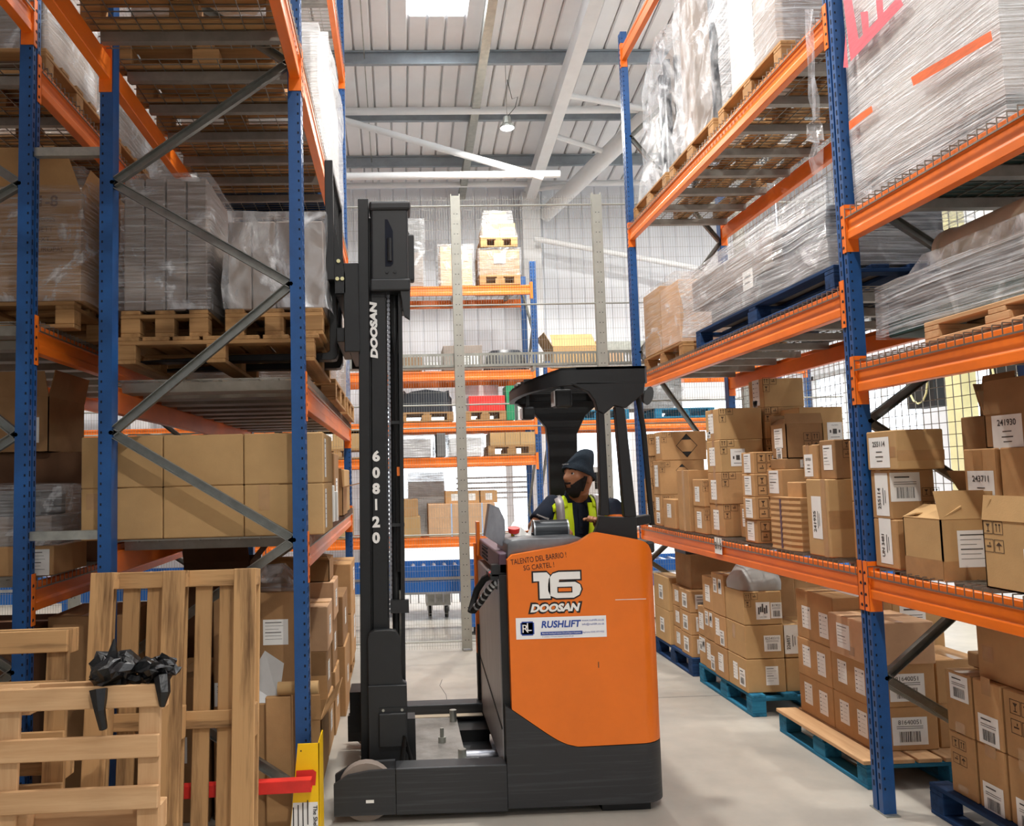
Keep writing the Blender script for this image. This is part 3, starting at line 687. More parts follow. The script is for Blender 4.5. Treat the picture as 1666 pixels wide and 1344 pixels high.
col([(h1, 'lowest carton under the two with dark diamond marks, far right shelf', (('x-', 'list', .5, .7, .1, .12), ('x-', 'bar', .5, .25, .1, .1), I3)),
     (h2, 'carton with small dark symbols below the large diamond carton, far right shelf', (('x-', 'list', .5, .55, .1, .2), ('y-', 'icons3', .12, .8, .09, .09), ('y-', 'haz', .5, .7, .12, .12))),
     (h3, 'carton printed with a large dark diamond hazard mark, far right shelf', (('x-', 'list', .5, .55, .1, .16), ('y-', 'icons3', .12, .8, .09, .09), ('y-', 'haz', .56, .5, .2, .22)), dict(dx=.03))], X, A(120), u, 0, G1, wid=.42)
pxbox(A(178), A(268), 0, Bv(800), 2.37, ZS, 'small carton with curled white label at the shelf edge, far right shelf', G1, (('x-', 'txt', .5, .6, .11, .12),), wid=.18)
pxbox(A(280), A(365), A(420), Bv(577), 2.365, ZS, 'tall narrow plain carton with a taped seam, far right shelf', G1, (('x-', 'tape2', .55, .5, .05, 9),), wid=.22)
u = A(500); X = 2.385
col([(zt(u, Bv(855), X), 'small carton, lower of a pair beside the tall narrow carton', (('x-', 'txt', .45, .5, .1, .13), ('y-', 'icons3', .2, .7, .08, .08))),
     (zt(u, Bv(648), X), 'small carton, upper of a pair beside the tall narrow carton', (('x-', 'txt', .4, .45, .1, .12), ('y-', 'icons3', .2, .75, .08, .08)))], X, A(415), u, 0, G1, wid=.17)
u = A(640); X = 2.42; hs = [zt(u, Bv(v), X) for v in (838, 596, 348, 104)]
tp = ('x-', 'tape', .5, .5, .045, 9)
col([(hs[0], 'bottom carton of the four-high stack in the middle of the far right shelf', (tp, ('x-', 'list', .45, .5, .11, .15), I3)),
     (hs[1], 'second carton up in the four-high stack in the middle of the far right shelf', (tp, ('x-', 'list', .4, .45, .11, .15), I3)),
     (hs[2], 'carton with a square caution label, third up in the middle stack', (tp, ('x-', 'list', .4, .5, .11, .14), I3, ('y-', 'caution', .4, .45, .11, .13)), dict(m='card2')),
     (hs[3], 'top carton of the four-high stack in the middle of the far right shelf', (tp, ('x-', 'list', .4, .55, .1, .15), ('x-', 'bar', .2, .2, .07, .05), I3), dict(m='card2'))], X, A(535), u, 0, G1, wid=.325)
g = [hs[0], hs[1], hs[2], hs[3], zt(A(945), 615, 2.77)]
Yf = pt(A(640), 840, 0, 2.42).y
for i, lab in enumerate(('hidden lower carton behind the middle stack', 'second carton up in the five-high stack at the back', 'third carton up in the five-high stack at the back of the shelf',
                         'carton with a square caution label, fourth up at the back of the shelf', 'topmost carton of the five-high stack, just under the orange beam')):
    if i == 0: carton(2.77, Yf, ZS, 3.08, Yf+.26, g[0], lab, G1, (), 'card2'); continue
    carton(2.77, Yf, g[i-1], 3.08, Yf+.26, g[i], lab, G1, [I3, ('y-', 'caution', .38, .45, .11, .13)] if i == 3 else ([('x-', 'list', .5, .55, .12, .2), ('x-', 'bar', .4, .15, .08, .06), I3] if i == 4 else [I3]), 'card2')
carton(2.53, 5.95, ZS, 2.72, 6.12, zt(A(790), Bv(838), 2.53), 'small carton wedged between the middle stack and the four little cartons', G1, (('x-', 'txt', .5, .6, .09, .13),))
u = A(880); X = 2.40; hs = [zt(u, Bv(v), X) for v in (955, 782, 608, 440)]
four = ('icons', .45, .5, .11, .11)
for_ = []
for i, h in enumerate(hs):
    d = [('x-', 'txt', .5, .5, .11, .13), ('y-', 'icons', .38, .5, .12, .12)]
    if i == 3: d.append(('y-', 'bar', .78, .45, .1, .11, '81700421'))
    if i == 2: d.append(('y-', 'bar', .86, .45, .05, .1))
    for_.append((h, 'little carton with handling symbols, %s of four at the shelf edge' % ['lowest', 'second from below', 'third from below', 'topmost'][i], tuple(d)))
col(for_, X, A(790), u, 0, G1, wid=.235)
u = A(1100); X = 2.5; Ym = pt(u, 840, 0, X).y; zn = zt(u, Bv(785), X); zm = zt(u, Bv(572), X)
ym2 = min(pt(A(962), 800, 0, X).y, 5.56)
carton(X, Ym, ZS, X+.24, ym2, zn, 'carton half hidden behind the ridged carton, far right shelf', G1, (('x-', 'txt', .4, .8, .12, .12),))
carton(X-.01, Ym, zn, X+.24, ym2, zm, 'square carton with a white label above the ridged carton', G1, (('x-', 'txt', .5, .55, .14, .15), ('y-', 'tape', .35, .4, .06, .05)))
zj = zm+.07
carton(X+.02, Ym+.01, zm, X+.26, ym2, zj, 'flat dark carton below the open-topped carton, far right shelf', G1, (('y-', 'bar', .6, .5, .08, .05),), 'card3')
open_carton(X+.04, Ym+.01, zj, X+.29, ym2, zt(A(1215), Bv(215), X+.04), 'open-topped carton with dark flaps standing above the square carton', G1, {'y-': (-12, .07), 'x-': (-55, .07), 'y+': (10, .07)}, (('x-', 'txt', .5, .6, .12, .13), ('x-', 'bar', .5, .15, .08, .08), ('y-', 'icons', .68, .5, .1, .1)), 'card3')
# carton with crimped ridges all round
X = 2.375; u = A(1180); Yo = pt(u, 840, 0, X).y; zo = zt(u, Bv(790), X); x1 = pt(A(1310), 840, 1, Yo).x; yo2 = pt(A(990), 840, 0, X).y
b = MB(); n = 9
b.rings([[(px, py, ZS+(zo-ZS)*f) for px, py in ((X+.03+r, Yo+r), (x1-r, Yo+r), (x1-r, yo2-r), (X+r, yo2-r), (X+r, Yo+.08+r))] for i in range(2*n+1) for f, r in ((i/(2*n), (.0035 if i % 2 else 0)),)])
o = b.top('cardboard_box', 'card', 'squat carton wrapped in crimped corrugated card, right shelf edge', 'box', G1)
MB().box(X-.001, Yo+.19, ZS+.005, X+.004, Yo+.21, zo-.01).part('strap', 'plum', o)
X = 2.375; u = A(1430); Yq = pt(u, 840, 0, X).y; zq = zt(u, Bv(648), X); x1 = pt(A(1625), 840, 1, Yq).x; yq2 = pt(A(1268), 840, 0, X).y
carton(X, Yq, ZS, x1, min(yq2, Yo-.01), zq, 'large upright carton banded with brown tape next to the blue post', G1, (('x-', 'tape2', .8, .5, .05, 9), ('y-', 'tape', .5, .48, 9, .1), ('x-', 'numv', .45, .5, .11, .24, '241935')), 'card2')
carton(2.46, Yq+.47, ZS, 2.62, Yq+.66, zq-.02, 'carton seen only as a strip left of the large upright carton', G1, (), 'card')
X = 2.43; zl = zt(A(1490), Bv(345), X)
carton(X, Yq+.005, zq, X+.16, Yq+.17, zl, 'carton with a torn-edge white label on top of the large upright carton', G1, (('x-', 'txt', .55, .55, .1, .14), ('y-', 'icons', .6, .75, .09, .09)), 'card3')
carton(X-.01, Yq+.185, zq, X+.16, Yq+.35, zl-.02, 'carton with a brown tape seam beside the torn-label carton on the upright carton', G1, (('x-', 'tape', .35, .5, .04, 9), ('x-', 'num', .4, .4, .1, .13, '257035')))
zk = zt(A(1260), Bv(95), 2.88)
carton(2.88, 5.84, ZS, 3.2, 6.12, (ZS+zk)/2, 'lower carton at the back behind the blue post', G1, (), 'card2')
carton(2.88, 5.84, (ZS+zk)/2, 3.2, 6.12, zk, 'back carton with two square labels beside the blue post', G1, (('y-', 'caution', .2, .65, .11, .13), ('y-', 'caution', .8, .62, .11, .13)), 'card2')
for i, (a, b_) in enumerate(((ZS, 1.53), (1.53, 1.86))):
    carton(2.46, 4.27, a, 2.7, 4.45, b_, '%s carton squeezed behind the near blue post, far right shelf' % ('lower', 'upper')[i], G1, (('x-', 'txt', .5, .5, .08, .14),))
# ================================================================ right rack: cartons on the near shelf
A2 = lambda x: 1360+x*.2828
B2v = lambda y: 600+y*.2828
G2 = 'cartons on the near right shelf'
X = 2.385; yb = 4.125
z3 = zt(A2(320), B2v(868), X); z2 = zt(A2(290), B2v(582), X); z1 = zt(A2(358), B2v(350), X)
carton(X, 3.93, ZS, X+.2, yb, z3, 'lowest carton of three against the near blue post, with a tall creased label', G2, (('x-', 'numv', .5, .55, .1, .22, 'UN 3481'),))
carton(X, 3.96, z3, X+.22, yb, z2, 'carton with a sideways 255114 label and a barcode label', G2, (('x-', 'numv', .55, .5, .11, .21, '255114'), ('x-', 'tape', .4, .5, .04, 9), ('y-', 'bar', .33, .65, .15, .14), ('y-', 'icons', .9, .4, .08, .12)))
carton(X-.01, 3.87, z2, X+.22, yb, z1, 'carton labelled 255114 on top of the stack against the near blue post', G2, (('x-', 'num', .42, .45, .17, .15, '255114'), ('x-', 'tape', .7, .45, .12, .05), ('y-', 'tape2', .5, .35, 9, .05)), 'card2')
zo = zt(A2(580), B2v(868), 2.365); Yo = pt(A2(600), 850, 0, 2.365).y
open_carton(2.365, Yo, ZS, 2.6, Yo+.27, zo, 'open carton with a raised flap and brown tape band at the near shelf edge', G2, {'y-': (-18, .13), 'x-': (-62, .12), 'y+': (-78, .1), 'x+': (5, .12)}, (('y-', 'txt', .62, .5, .15, .16), ('y-', 'tape', .5, .12, 9, .09), ('x-', 'tape', .5, .13, 9, .09)), 'card2')
X = 2.62; u = A2(935); Yr = pt(u, 800, 0, X).y; za = zt(A2(770), B2v(838), X); zb_ = zt(u, B2v(455), X)
carton(X-.02, Yr-.02, ZS, X+.24, Yr+.2, za, 'carton labelled 24 under the 243711 carton, near right shelf', G2, (('x-', 'num', .25, .3, .16, .19, '24'),))
carton(X, Yr, za, X+.16, Yr+.21, zb_, 'carton labelled 243711, near right shelf', G2, (('x-', 'num', .5, .4, .17, .16, '243711'), ('x-', 'tape', .45, .8, .06, .1), ('y-', 'icons', .5, .7, .1, .12)))
z19 = zt(A2(1000), B2v(250), X)
open_carton(X+.02, Yr-.19, zb_, X+.36, Yr+.08, z19, 'carton labelled 241930 with a dark raised flap, highest on the near shelf', G2, {'x-': (-3, .15), 'y+': (20, .12)}, (('x-', 'num', .5, .45, .18, .15, '241930'),), 'card3')
carton(X+.01, Yr-.23, za-.02, X+.3, Yr-.01, zb_, 'plain carton right of the 243711 carton, near right shelf', G2, (), 'card')
carton(X-.005, Yr-.24, ZS, X+.3, Yr-.03, za-.02, 'plain carton hidden behind the large open carton, near right shelf', G2, (), 'card')
zf_ = zt(A2(840), B2v(868), 2.37); Yl = pt(A2(850), 880, 0, 2.37).y
open_carton(2.37, Yl-.42, ZS, 2.61, Yl, zf_, 'large open carton with an upright front flap at the near end of the shelf', G2, {'x-': (-6, .1), 'y+': (-30, .1), 'y-': (30, .1)}, (('x-', 'icons', .14, .76, .1, .13), ('x-', 'txt', .75, .3, .2, .18)), 'card2')
carton(2.82, 3.72, ZS, 3.22, 4.05, 1.95, 'back carton left of the heap on the near right shelf', G2, (('y-', 'icons3', .5, .9, .12, .12), ('y-', 'txt', .8, .62, .12, .1)), 'card3')
carton(3.24, 3.72, ZS, 3.62, 4.05, 1.95, 'back carton right of the heap, with a column of symbols', G2, (('y-', 'icons3', .2, .85, .12, .12), ('y-', 'txt', .6, .75, .16, .1)), 'card3')
open_carton(2.86, 3.74, 1.95, 3.12, 3.96, 2.0, 'shallow open carton with two flaps up at the back of the near shelf', G2, {'x-': (-10, .15), 'y-': (15, .12), 'y+': (20, .12)}, (), 'card3')
open_carton(2.68, 3.56+.12, ZS, 2.81, 3.9, 1.6, 'open carton in the middle heap of the near shelf', G2, {'y-': (10, .1), 'x-': (30, .1)}, (), 'card3')
# ================================================================ right rack: floor pallets, far bay
G3 = 'cartons on the first blue floor pallet'; G4 = 'cartons on the second blue floor pallet'; G5 = 'cartons on the third blue floor pallet'; GP = 'blue floor pallets under the right rack'
pallet(2.96, 4.985, 0, 1.0, 1.03, 'blue pallet with a bare plywood edge beside the near blue post', GP, 'bluewood', along='y', nb=7, deck='woody', h=.15)
for i in range(2):
    for k in range(2):
        lab = 'carton with paired labels, bottom row, %s end, on the plywood-topped pallet' % ('near' if i == 0 else 'far') if k == 0 else 'carton with paired labels, second row, %s end, on the plywood-topped pallet' % ('near' if i == 0 else 'far')
        carton(2.59, 4.60+i*.43, .15+k*.235, 2.95, 5.025+i*.43, .385+k*.235, lab, G3, (('x-', 'list', .28, .55, .1, .13), ('x-', 'list', .72, .5, .1, .14), ('y-', 'bar', .55, .45, .2, .15, '81640051')))
carton(2.6, 5.0, .62, 2.97, 5.46, .93, 'flat-topped carton at the far end of the third row on the plywood-topped pallet', G3, (('x-', 'list', .28, .45, .11, .14), ('x-', 'list', .75, .4, .11, .15)))
carton(2.565, 4.58, .62, 2.95, 4.99, .85, 'carton with a slanted address label in front of the flat-topped carton, by the post', G3, (('x-', 'txt', .4, .5, .14, .14), ('x-', 'tape', .6, .2, .06, .05)), 'card5')
for k in range(2): carton(2.97, 4.62, .15+k*.24, 3.25, 5.0, .39+k*.24, '%s carton at the back of the plywood-topped pallet' % ('lower', 'upper')[k], G3, (('y-', 'bar', .5, .5, .12, .12),))
carton(2.98, 5.02, .15, 3.3, 5.45, .93, 'tall carton at the back far corner of the plywood-topped pallet', G3, (('y-', 'bar', .4, .8, .16, .2),), 'card2')
pallet(2.92, 6.33, 0, 1.0, 1.02, 'worn turquoise pallet second from the near post, chalk marks on its corner block', GP, 'bluewood', along='y', nb=5, h=.15)
for k in range(3):
    r = ('bottom', 'middle', 'top')[k]; z = .15+k*.235
    carton(2.415, 5.87, z, 2.69, 6.2, z+.232, '%s carton at the near corner of the turquoise pallet' % r, G4, [(('x-', 'list', .4, .5, .08, .12), ('x-', 'bar', .75, .4, .1, .12), ('y-', 'txt', .65, .5, .09, .13)), (('y-', 'bar', .7, .45, .12, .11, '82540310'), ('x-', 'tape2', .4, .7, .05, .1)), (('y-', 'ghs', .5, .42, .1, .12), ('y-', 'bar', .85, .42, .08, .11, '81903'), ('y-', 'icons3', .2, .75, .09, .09))][k], 'card2')
    if k < 2: carton(2.70, 5.88, z, 2.95, 6.2, z+.228, '%s carton behind the near corner stack of the turquoise pallet' % r, G4, (('y-', 'numv', .2, .55, .1, .2, '226857'),) if k else (), 'card2')
    for j, (ya, yb_) in enumerate(((6.21, 6.45), (6.46, 6.68), (6.69, 6.84))):
        if j == 2 and k == 2: continue
        zz = z + (.232 if k < 2 else (.31, .26, .2)[j]); pl = ('third', 'fourth', 'farthest')[j]
        carton(2.41+.01*j, ya, z, 2.72, yb_, zz, '%s-row carton, %s along the edge of the turquoise pallet' % (r, pl), G4, [(('x-', 'txt', .5, .5, .1, .13),), (('x-', 'list', .35, .6, .08, .13), ('x-', 'bar', .7, .3, .08, .11)), (('x-', 'bar', .3, .7, .07, .11), ('x-', 'ghs', .7, .7, .06, .11))][(j+k) % 3])
carton(2.99, 6.3, .15, 3.3, 6.8, .98, 'tall carton at the back of the turquoise pallet', G4, (('y-', 'bar', .5, .9, .12, .1),), 'card3')
carton(2.76, 6.25, .15, 2.97, 6.8, .9, 'brown carton behind the edge row of the turquoise pallet', G4, (), 'card3')
# grey poly bag on the near corner
b = MB(); rg = []
for i in range(9):
    t = i/8; rr = []
    for k in range(20):
        a_ = 2*math.pi*k/20; ca, sa = math.cos(a_), math.sin(a_); e = .45
        x = math.copysign(abs(ca)**e, ca)*.16*(1-.35*t**3); y = math.copysign(abs(sa)**e, sa)*.16*(1-.4*t**3); z = .16*t
        v = noise.noise_vector(Vector((x*9, y*9, z*9+3)))*.022
        rr.append((2.57+x+v.x, 6.04+y+v.y, .855+max(0, z+v.z*min(1, t*3))))
    rg.append(rr)
bg = b.rings(rg).top('mailing_bag', 'bag', 'crumpled grey mailing bag with a red letter on the turquoise pallet stack', 'bag', smooth=True)
PR().text('M', 0, 0, h=.05, bold=.03).put('printed_letter', 'red', bg, Vector((.0, -.01, .21)), (1, 0, 0), (0, .9, .2), .004)
pallet(2.92, 7.5, 0, 1.0, 1.0, 'dark blue pallet farthest along the right rack', GP, 'navywood', along='y', nb=5, h=.15)
for k in range(3):
    z = .15+k*.185; r = ('bottom', 'middle', 'top')[k]
    carton(2.43, 7.02, z, 2.75, 7.28, z+.183, 'small carton with a barcode label, %s of three on the dark blue pallet' % r, G5, (('x-', 'bar', .5, .5, .12, .12), ('y-', 'bar', .3, .5, .1, .12)))
    if k < 2: carton(2.42, 7.55, .15+k*.3, 2.8, 7.98, .45+k*.3, '%s tan carton at the far end of the dark blue pallet' % ('lower', 'upper')[k], G5, (('x-', 'bar', .5, .5, .12, .13),), 'card2')
    carton(2.45, 7.29, z, 2.78, 7.53, z+.183, '%s carton of the middle stack on the dark blue pallet' % r, G5, (('x-', 'txt', .5, .5, .1, .1),))
carton(2.48, 7.1, .705, 2.95, 7.5, 1.0, 'brown carton carrying the dark box, on the dark blue pallet', G5, (), 'card3')
b = carton(2.45, 7.12, 1.0, 2.8, 7.42, 1.06, 'flat dark box with a pale blue top, under the tagged beam', G5, (), 'dark', tape=False, name='flat_box')
MB().box(2.452, 7.122, 1.0595, 2.798, 7.418, 1.0625).part('lid', 'bblue', b)
# ================================================================ right rack: floor pallet, near bay
G6 = 'cartons on the near dark blue pallet'
pallet(3.1, 3.62, 0, 1.0, 1.08, 'dark blue pallet at the bottom right corner', GP, 'navywood', along='y', nb=5, h=.15)
ws = [(3.86, 4.04), (3.67, 3.85), (3.45, 3.66), (3.2, 3.44)]
for k in range(2):
    for i, (a, b_) in enumerate(ws):
        z = .15+k*.29; d = [[('x-', 'icons', .4, .7, .09, .13), ('x-', 'tape2', .45, .1, .07, .04)], [('x-', 'bar', .5, .2, .13, .13), ('x-', 'tape2', .5, .93, .07, .05)], [('x-', 'bar', .5, .2, .14, .13), ('x-', 'tape2', .5, .93, .07, .05)], [('x-', 'bar', .5, .3, .14, .14)]][i]
        if k: d = [[('x-', 'bar', .55, .75, .13, .12), ('x-', 'tape2', .5, .1, .07, .05)], [('x-', 'bar', .5, .25, .13, .13), ('x-', 'tape2', .5, .93, .06, .08)], [('x-', 'icons', .5, .62, .12, .15), ('x-', 'tape2', .5, .1, .07, .05)], [('x-', 'bar', .7, .3, .14, .14)]][i]
        carton(2.64+.004*i, a, z, 3.0, b_, z+.288, '%s-row carton, %s along the edge of the bottom right pallet' % (('lower', 'upper')[k], ('first from the post', 'second from the post', 'third', 'fourth')[i]), G6, d, tape=True)
carton(2.68, 3.5, .73, 3.1, 3.85, .99, 'wide carton with two tape patches lying on top of the bottom right pallet', G6, (('x-', 'tape2', .2, .45, .07, .07), ('y-', 'tape2', .5, .5, .06, 9)))
carton(2.66, 3.18, .73, 3.05, 3.46, .98, 'carton with a large address label, top right of the bottom right pallet', G6, (('x-', 'txt', .3, .5, .17, .18),))
carton(2.78, 3.88, .73, 3.2, 4.07, .8, 'low open-flapped carton behind the wide carton, bottom right pallet', G6, (), 'card3')
carton(3.02, 3.5, .15, 3.4, 4.0, .72, 'carton at the back of the bottom right pallet', G6, (), 'card2')
# ================================================================ right rack: wrapped loads
def load(name, label, box, film, seed, parts, amp=.02, fm='film', taper=0, group=None, filmbox=None):
    x0, y0, z0, x1, y1, z1 = box; o = thing(name, label, 'wrapped load', ((x0+x1)/2, (y0+y1)/2, z0), group=group)
    for nm, m, bx in parts: MB().cbox(*bx, .006).part(nm, m, o)
    if film:
        fb = filmbox or (x0-.008, y0-.008, z0+.001, x1+.008, y1+.008, z1+.008)
        shell(*fb, seed=seed, amp=amp, taper=taper).part('plastic_film', fm, o, smooth=True)
    return o
GW = 'stretch-wrapped loads'
# near bay, upper level: tall white wrapped load
zA = 3.035+.0235
o = load('wrapped_pallet_load', 'tall load wrapped in white film with red lettering and orange strips', (2.41, 3.06, zA, 3.35, 4.12, 4.6), True, 1,
     [('carton', 'palebox', (2.43, 3.08, zA+.13, 3.33, 4.1, 4.6)), ('board', 'darkgreen', (2.46, 3.1, zA, 3.3, 4.08, zA+.13))], .012, 'filmh', group=GW)
wl = wloc(o); xq = 2.366
def onx(u, v, X=xq): return pt(u, v, 0, X)-wl
for q in (((1482, 126), (1612, 50), (1615, 66), (1486, 140)), ((1381, 198), (1418, 172), (1420, 182), (1382, 212))):
    b = MB(); b.add([onx(*p) for p in q], [(0, 1, 2, 3)]); b.part('orange_strip', 'offorange', o, world=False)
for q in (((1372, 0), (1386, 0), (1398, 70), (1384, 100)), ((1400, 20), (1412, 18), (1414, 50), (1404, 58)), ((1425, 0), (1436, 0), (1438, 30), (1428, 34)), ((1384, 100), (1470, 8), (1466, 0), (1456, 0), (1386, 76)), ((1376, 52), (1380, 110), (1372, 110))):
    xi_ = xq-.0015*q[0][0]/400; b = MB(); b.add([onx(*p, xi_) for p in q], [tuple(range(len(q)))]); b.part('red_lettering', 'offred', o, world=False)
carton(2.44, 2.3, zA, 3.34, 3.0, 4.5, 'grey-brown carton side at the top right corner of the picture', 'cartons on the upper right level', (), 'kraft') if False else None
# near bay, middle level: long wrapped boards and a kraft roll
zBn = 2.24+.0235
pallet(2.86, 3.2, zBn, .9, .92, 'wooden pallet with a pale front rail under the long wrapped boards', 'wooden pallets on the right rack', 'pine', along='y', nb=5, h=.1)
o = load('wrapped_boards', 'long dark boards wrapped in clear film on the middle right level', (2.47, 3.0, zBn+.1, 3.2, 4.1, 2.62), True, 5,
     [('board_stack', 'darkgreen', (2.5, 3.02, zBn+.1, 3.18, 4.08, 2.47)), ('board_stack', 'greyfoam', (2.52, 3.0, 2.47, 3.16, 4.1, 2.6))], .02, 'filmy', group=GW)
b = MB(); ry, rx, rz_ = 3.86, 2.72, 2.75
b.tube([(rx, ry, rz_), (rx-.01, 2.3, rz_)], .1, 20, cap=False)
b.rings([[(rx+r*math.cos(t*math.pi/10), ry+yy, rz_+r*math.sin(t*math.pi/10)) for t in range(20)] for r, yy in ((.1, 0), (.112, .004), (.112, -.03), (.1, -.035))], cap=False)
b.rings([[(rx+r*math.cos(t*math.pi/10), yy, rz_+r*math.sin(t*math.pi/10)) for t in range(20)] for r, yy in ((.1, ry), (.07, ry+.001), (.068, ry-.5))], cap=True)
rl_ = thing('paper_roll', 'brown roll with loose clear film lying on the long wrapped boards', 'roll', (rx, 3.1, 2.64))
b.part('roll', 'kraft', rl_, smooth=True)
shell(2.57, 2.4, 2.645, 2.9, 4.0, 2.74, 9, .02, taper=.15).part('plastic_film', 'filmv', rl_, smooth=True)
# far bay, middle level
zBf = 2.65+.0235
pallet(2.86, 5.4, zBf, .95, 2.1, 'long blue pallet under the streaky wrapped load, far right level', 'blue pallets on the right rack', 'navywood', along='y', nb=5)
o = load('wrapped_long_load', 'long grey load wrapped in streaky film with a paper note, on a blue pallet', (2.4, 4.4, zBf+.144, 3.2, 6.72, 3.3), True, 11,
     [('bundle', 'greyfoam', (2.46, 4.42, zBf+.15, 3.15, 6.3, 3.02)), ('bundle', 'pinkish', (2.45, 5.2, 3.02, 3.1, 6.66, 3.26)), ('bundle', 'dark', (2.47, 4.5, 3.02, 3.12, 5.1, 3.2))], .03, 'filmy', group=GW)
a = pt(1217, 455, 0, 2.37)-wloc(o)
q = PR().rect(0, 0, .16, .13).put('paper_note', 'label', o, a, (0, -1, 0), (0, 0, 1), .002)
PR().rect(0, .02, .1, .01).rect(-.01, -.02, .08, .008).put('print', 'ink', q, a, (0, -1, 0), (0, 0, 1), .003)
pallet(2.88, 7.44, zBf, .9, 1.1, 'wooden pallet stamped UIC under the brown wrapped cartons', 'wooden pallets on the right rack', 'wood', along='y', nb=5)
a = pt(1100, 571, 0, 2.425)
up = [x for x in C.objects if x.get('label', '').startswith('wooden pallet stamped')][0]
PR().text('UIC', 0, 0, w=.09).put('stamp', 'ink', up, a-wloc(up), (0, -1, 0), (0, 0, 1), .008)
load('wrapped_pallet_load', 'brown cartons wrapped in film on the wooden pallet, far end of the right rack', (2.42, 6.92, zBf+.144, 3.15, 7.95, 3.42), True, 21,
     [('carton', 'card5', (2.43, 6.93, zBf+.144, 3.14, 7.42, 3.36)), ('carton', 'card', (2.43, 7.43, zBf+.144, 3.14, 7.94, 3.42))], .02, 'film', group=GW)
carton(2.98, 4.3, zBf, 3.28, 4.4+.3, 3.0, 'plain carton behind the near post on the middle right level', 'cartons on the middle right level', (), 'card2') if False else None
# far bay, top level: pallets with film-wrapped poles and cartons
zAf = 4.165+.0235
GT = 'wooden pallets on the top right level'
for i, (y, lab) in enumerate(((7.5, 'far'), (6.4, 'middle'), (5.3, 'near'))):
    pallet(2.84, y, zAf, .9, 1.0, '%s wooden pallet of three on the top right level' % lab, GT, 'wood', along='y', nb=5)
zt_ = zAf+.144
o = load('wrapped_poles', 'ragged film-wrapped bundle of dark poles at the far end of the top right level', (2.5, 6.98, zt_, 3.0, 7.75, 5.75), True, 31, [('bundle', 'pinkish', (2.62, 7.2, 4.95, 2.95, 7.6, 5.65))], .07, 'filmv', .35, GW, (2.46, 7.04, zt_, 3.0, 7.86, 5.76))
for x, y in ((2.55, 7.3), (2.62, 7.22), (2.7, 7.16), (2.8, 7.4), (2.6, 7.6)): MB().box(x-.025, y-.025, zt_, x+.025, y+.025, 5.5).part('pole', 'dark', o)
o = load('wrapped_poles', 'film-wrapped bundle of dark uprights in the middle of the top right level', (2.5, 5.95, zt_, 3.1, 6.85, 5.9), True, 37, [('bundle', 'pinkish', (2.5, 6.5, zt_, 2.9, 6.8, 5.9))], .07, 'filmv', .15, GW, (2.46, 6.0, zt_, 3.08, 6.78, 5.98))
for x, y in ((2.55, 6.0), (2.63, 6.05), (2.7, 6.02), (2.78, 6.1), (2.6, 6.3), (2.9, 6.2)): MB().box(x-.03, y-.03, zt_, x+.03, y+.03, 5.85).part('pole', 'dark', o)
load('wrapped_pallet_load', 'pale wrapped cartons at the near end of the top right level', (2.42, 4.85, zt_, 3.2, 5.74, 5.7), True, 41,
     [('carton', 'pinkish', (2.46, 4.9, zt_, 3.15, 5.3, 5.4)), ('carton', 'palebox', (2.46, 5.32, zt_, 3.15, 5.7, 5.65))], .03, 'filmy', group=GW)
# a torn strip of film hanging from the top level
p = [pt(1314, v, 0, 2.33) for v in (20, 60, 110, 160, 205)]; b = MB()
rows = [(1310, 1320, 15), (1312, 1322, 60), (1316, 1324, 110), (1320, 1328, 160), (1322, 1332, 196), (1308, 1344, 204), (1316, 1340, 228), (1326, 1334, 232), (1310, 1342, 258), (1322, 1342, 284)]
vs = []; 
for i, (a_, b_, v) in enumerate(rows):
    for t in range(5):
        q = pt(a_+(b_-a_)*t/4, v, 0, 2.315); vs.append((q.x+.02*math.sin(t*2.2+i*1.7), q.y, q.z))
b.add(vs, [(i*5+t, i*5+t+1, i*5+t+6, i*5+t+5) for i in range(len(rows)-1) for t in range(4)])
b.top('film_strip', 'filmv', 'torn strip of clear film hanging from the top right level', 'plastic film', smooth=True)
# ================================================================ racks and goods beyond the fence
RB = thing('pallet_rack', 'orange and blue pallet rack standing across the back, beyond the fence', 'rack', (0, 12.7, 0), group='pallet racks')
def backrack(R, xs, hs, levels, h):
    for x in xs: frame(R, 12.25, 13.2, x, h, [.3, 1.2, 2.1, 3.0, 3.9, 4.7][:3 if h < 4 else 6], 'x')
    for a, b_ in zip(xs, xs[1:]):
        for z in levels:
            for yy, sd in ((12.25, -1), (13.2, 1)):
                beam(R, yy, a, b_, z, sd, 'x')
            q = MB(); x = a+.1
            while x < b_-.1: q.box(x, 12.25, z+.002, x+.004, 13.2, z+.006); x += .1
            for yy in (12.35, 12.6, 12.85, 13.1): q.box(a+.05, yy, z+.006, b_-.05, yy+.004, z+.01)
            tag(q.part('deck_mesh', 'wire', R), kind='stuff')
            for k in range(5): MB().box(a+.3+k*(b_-a-.6)/4-.03, 12.28, z-.04, a+.3+k*(b_-a-.6)/4+.03, 13.17, z+.002).part('deck_support', 'chan', R)
backrack(RB, [-5.95, -1.95, 2.08], None, (.83, 2.0, 2.52, 3.28, 4.56), 4.92)
RC = thing('pallet_rack', 'lower pallet rack beyond the fence, right of the truck guard', 'rack', (4.2, 12.7, 0), group='pallet racks')
backrack(RC, [2.24, 6.2], None, (.83, 2.5, 3.28), 3.4)
GB = 'goods on the back rack'
def bp(x0, x1, z0, z1, lab, m='card', y=12.22, d=.6, name='cardboard_box', deco=(), tape=True, cat='box'): return carton(x0, y, z0, x1, y+d, z1, lab, GB, deco, m, name=name, tape=tape, cat=cat)
def bpal(x, z, lab, w=.62, d=.8, m='wood'): return pallet(x, 12.22+d/2, z, w, d, lab, 'pallets on the back rack', m, along='x', nb=5)
Z1, Z2, Z3, Z4, Z5 = .841, 2.011, 2.531, 3.291, 4.571
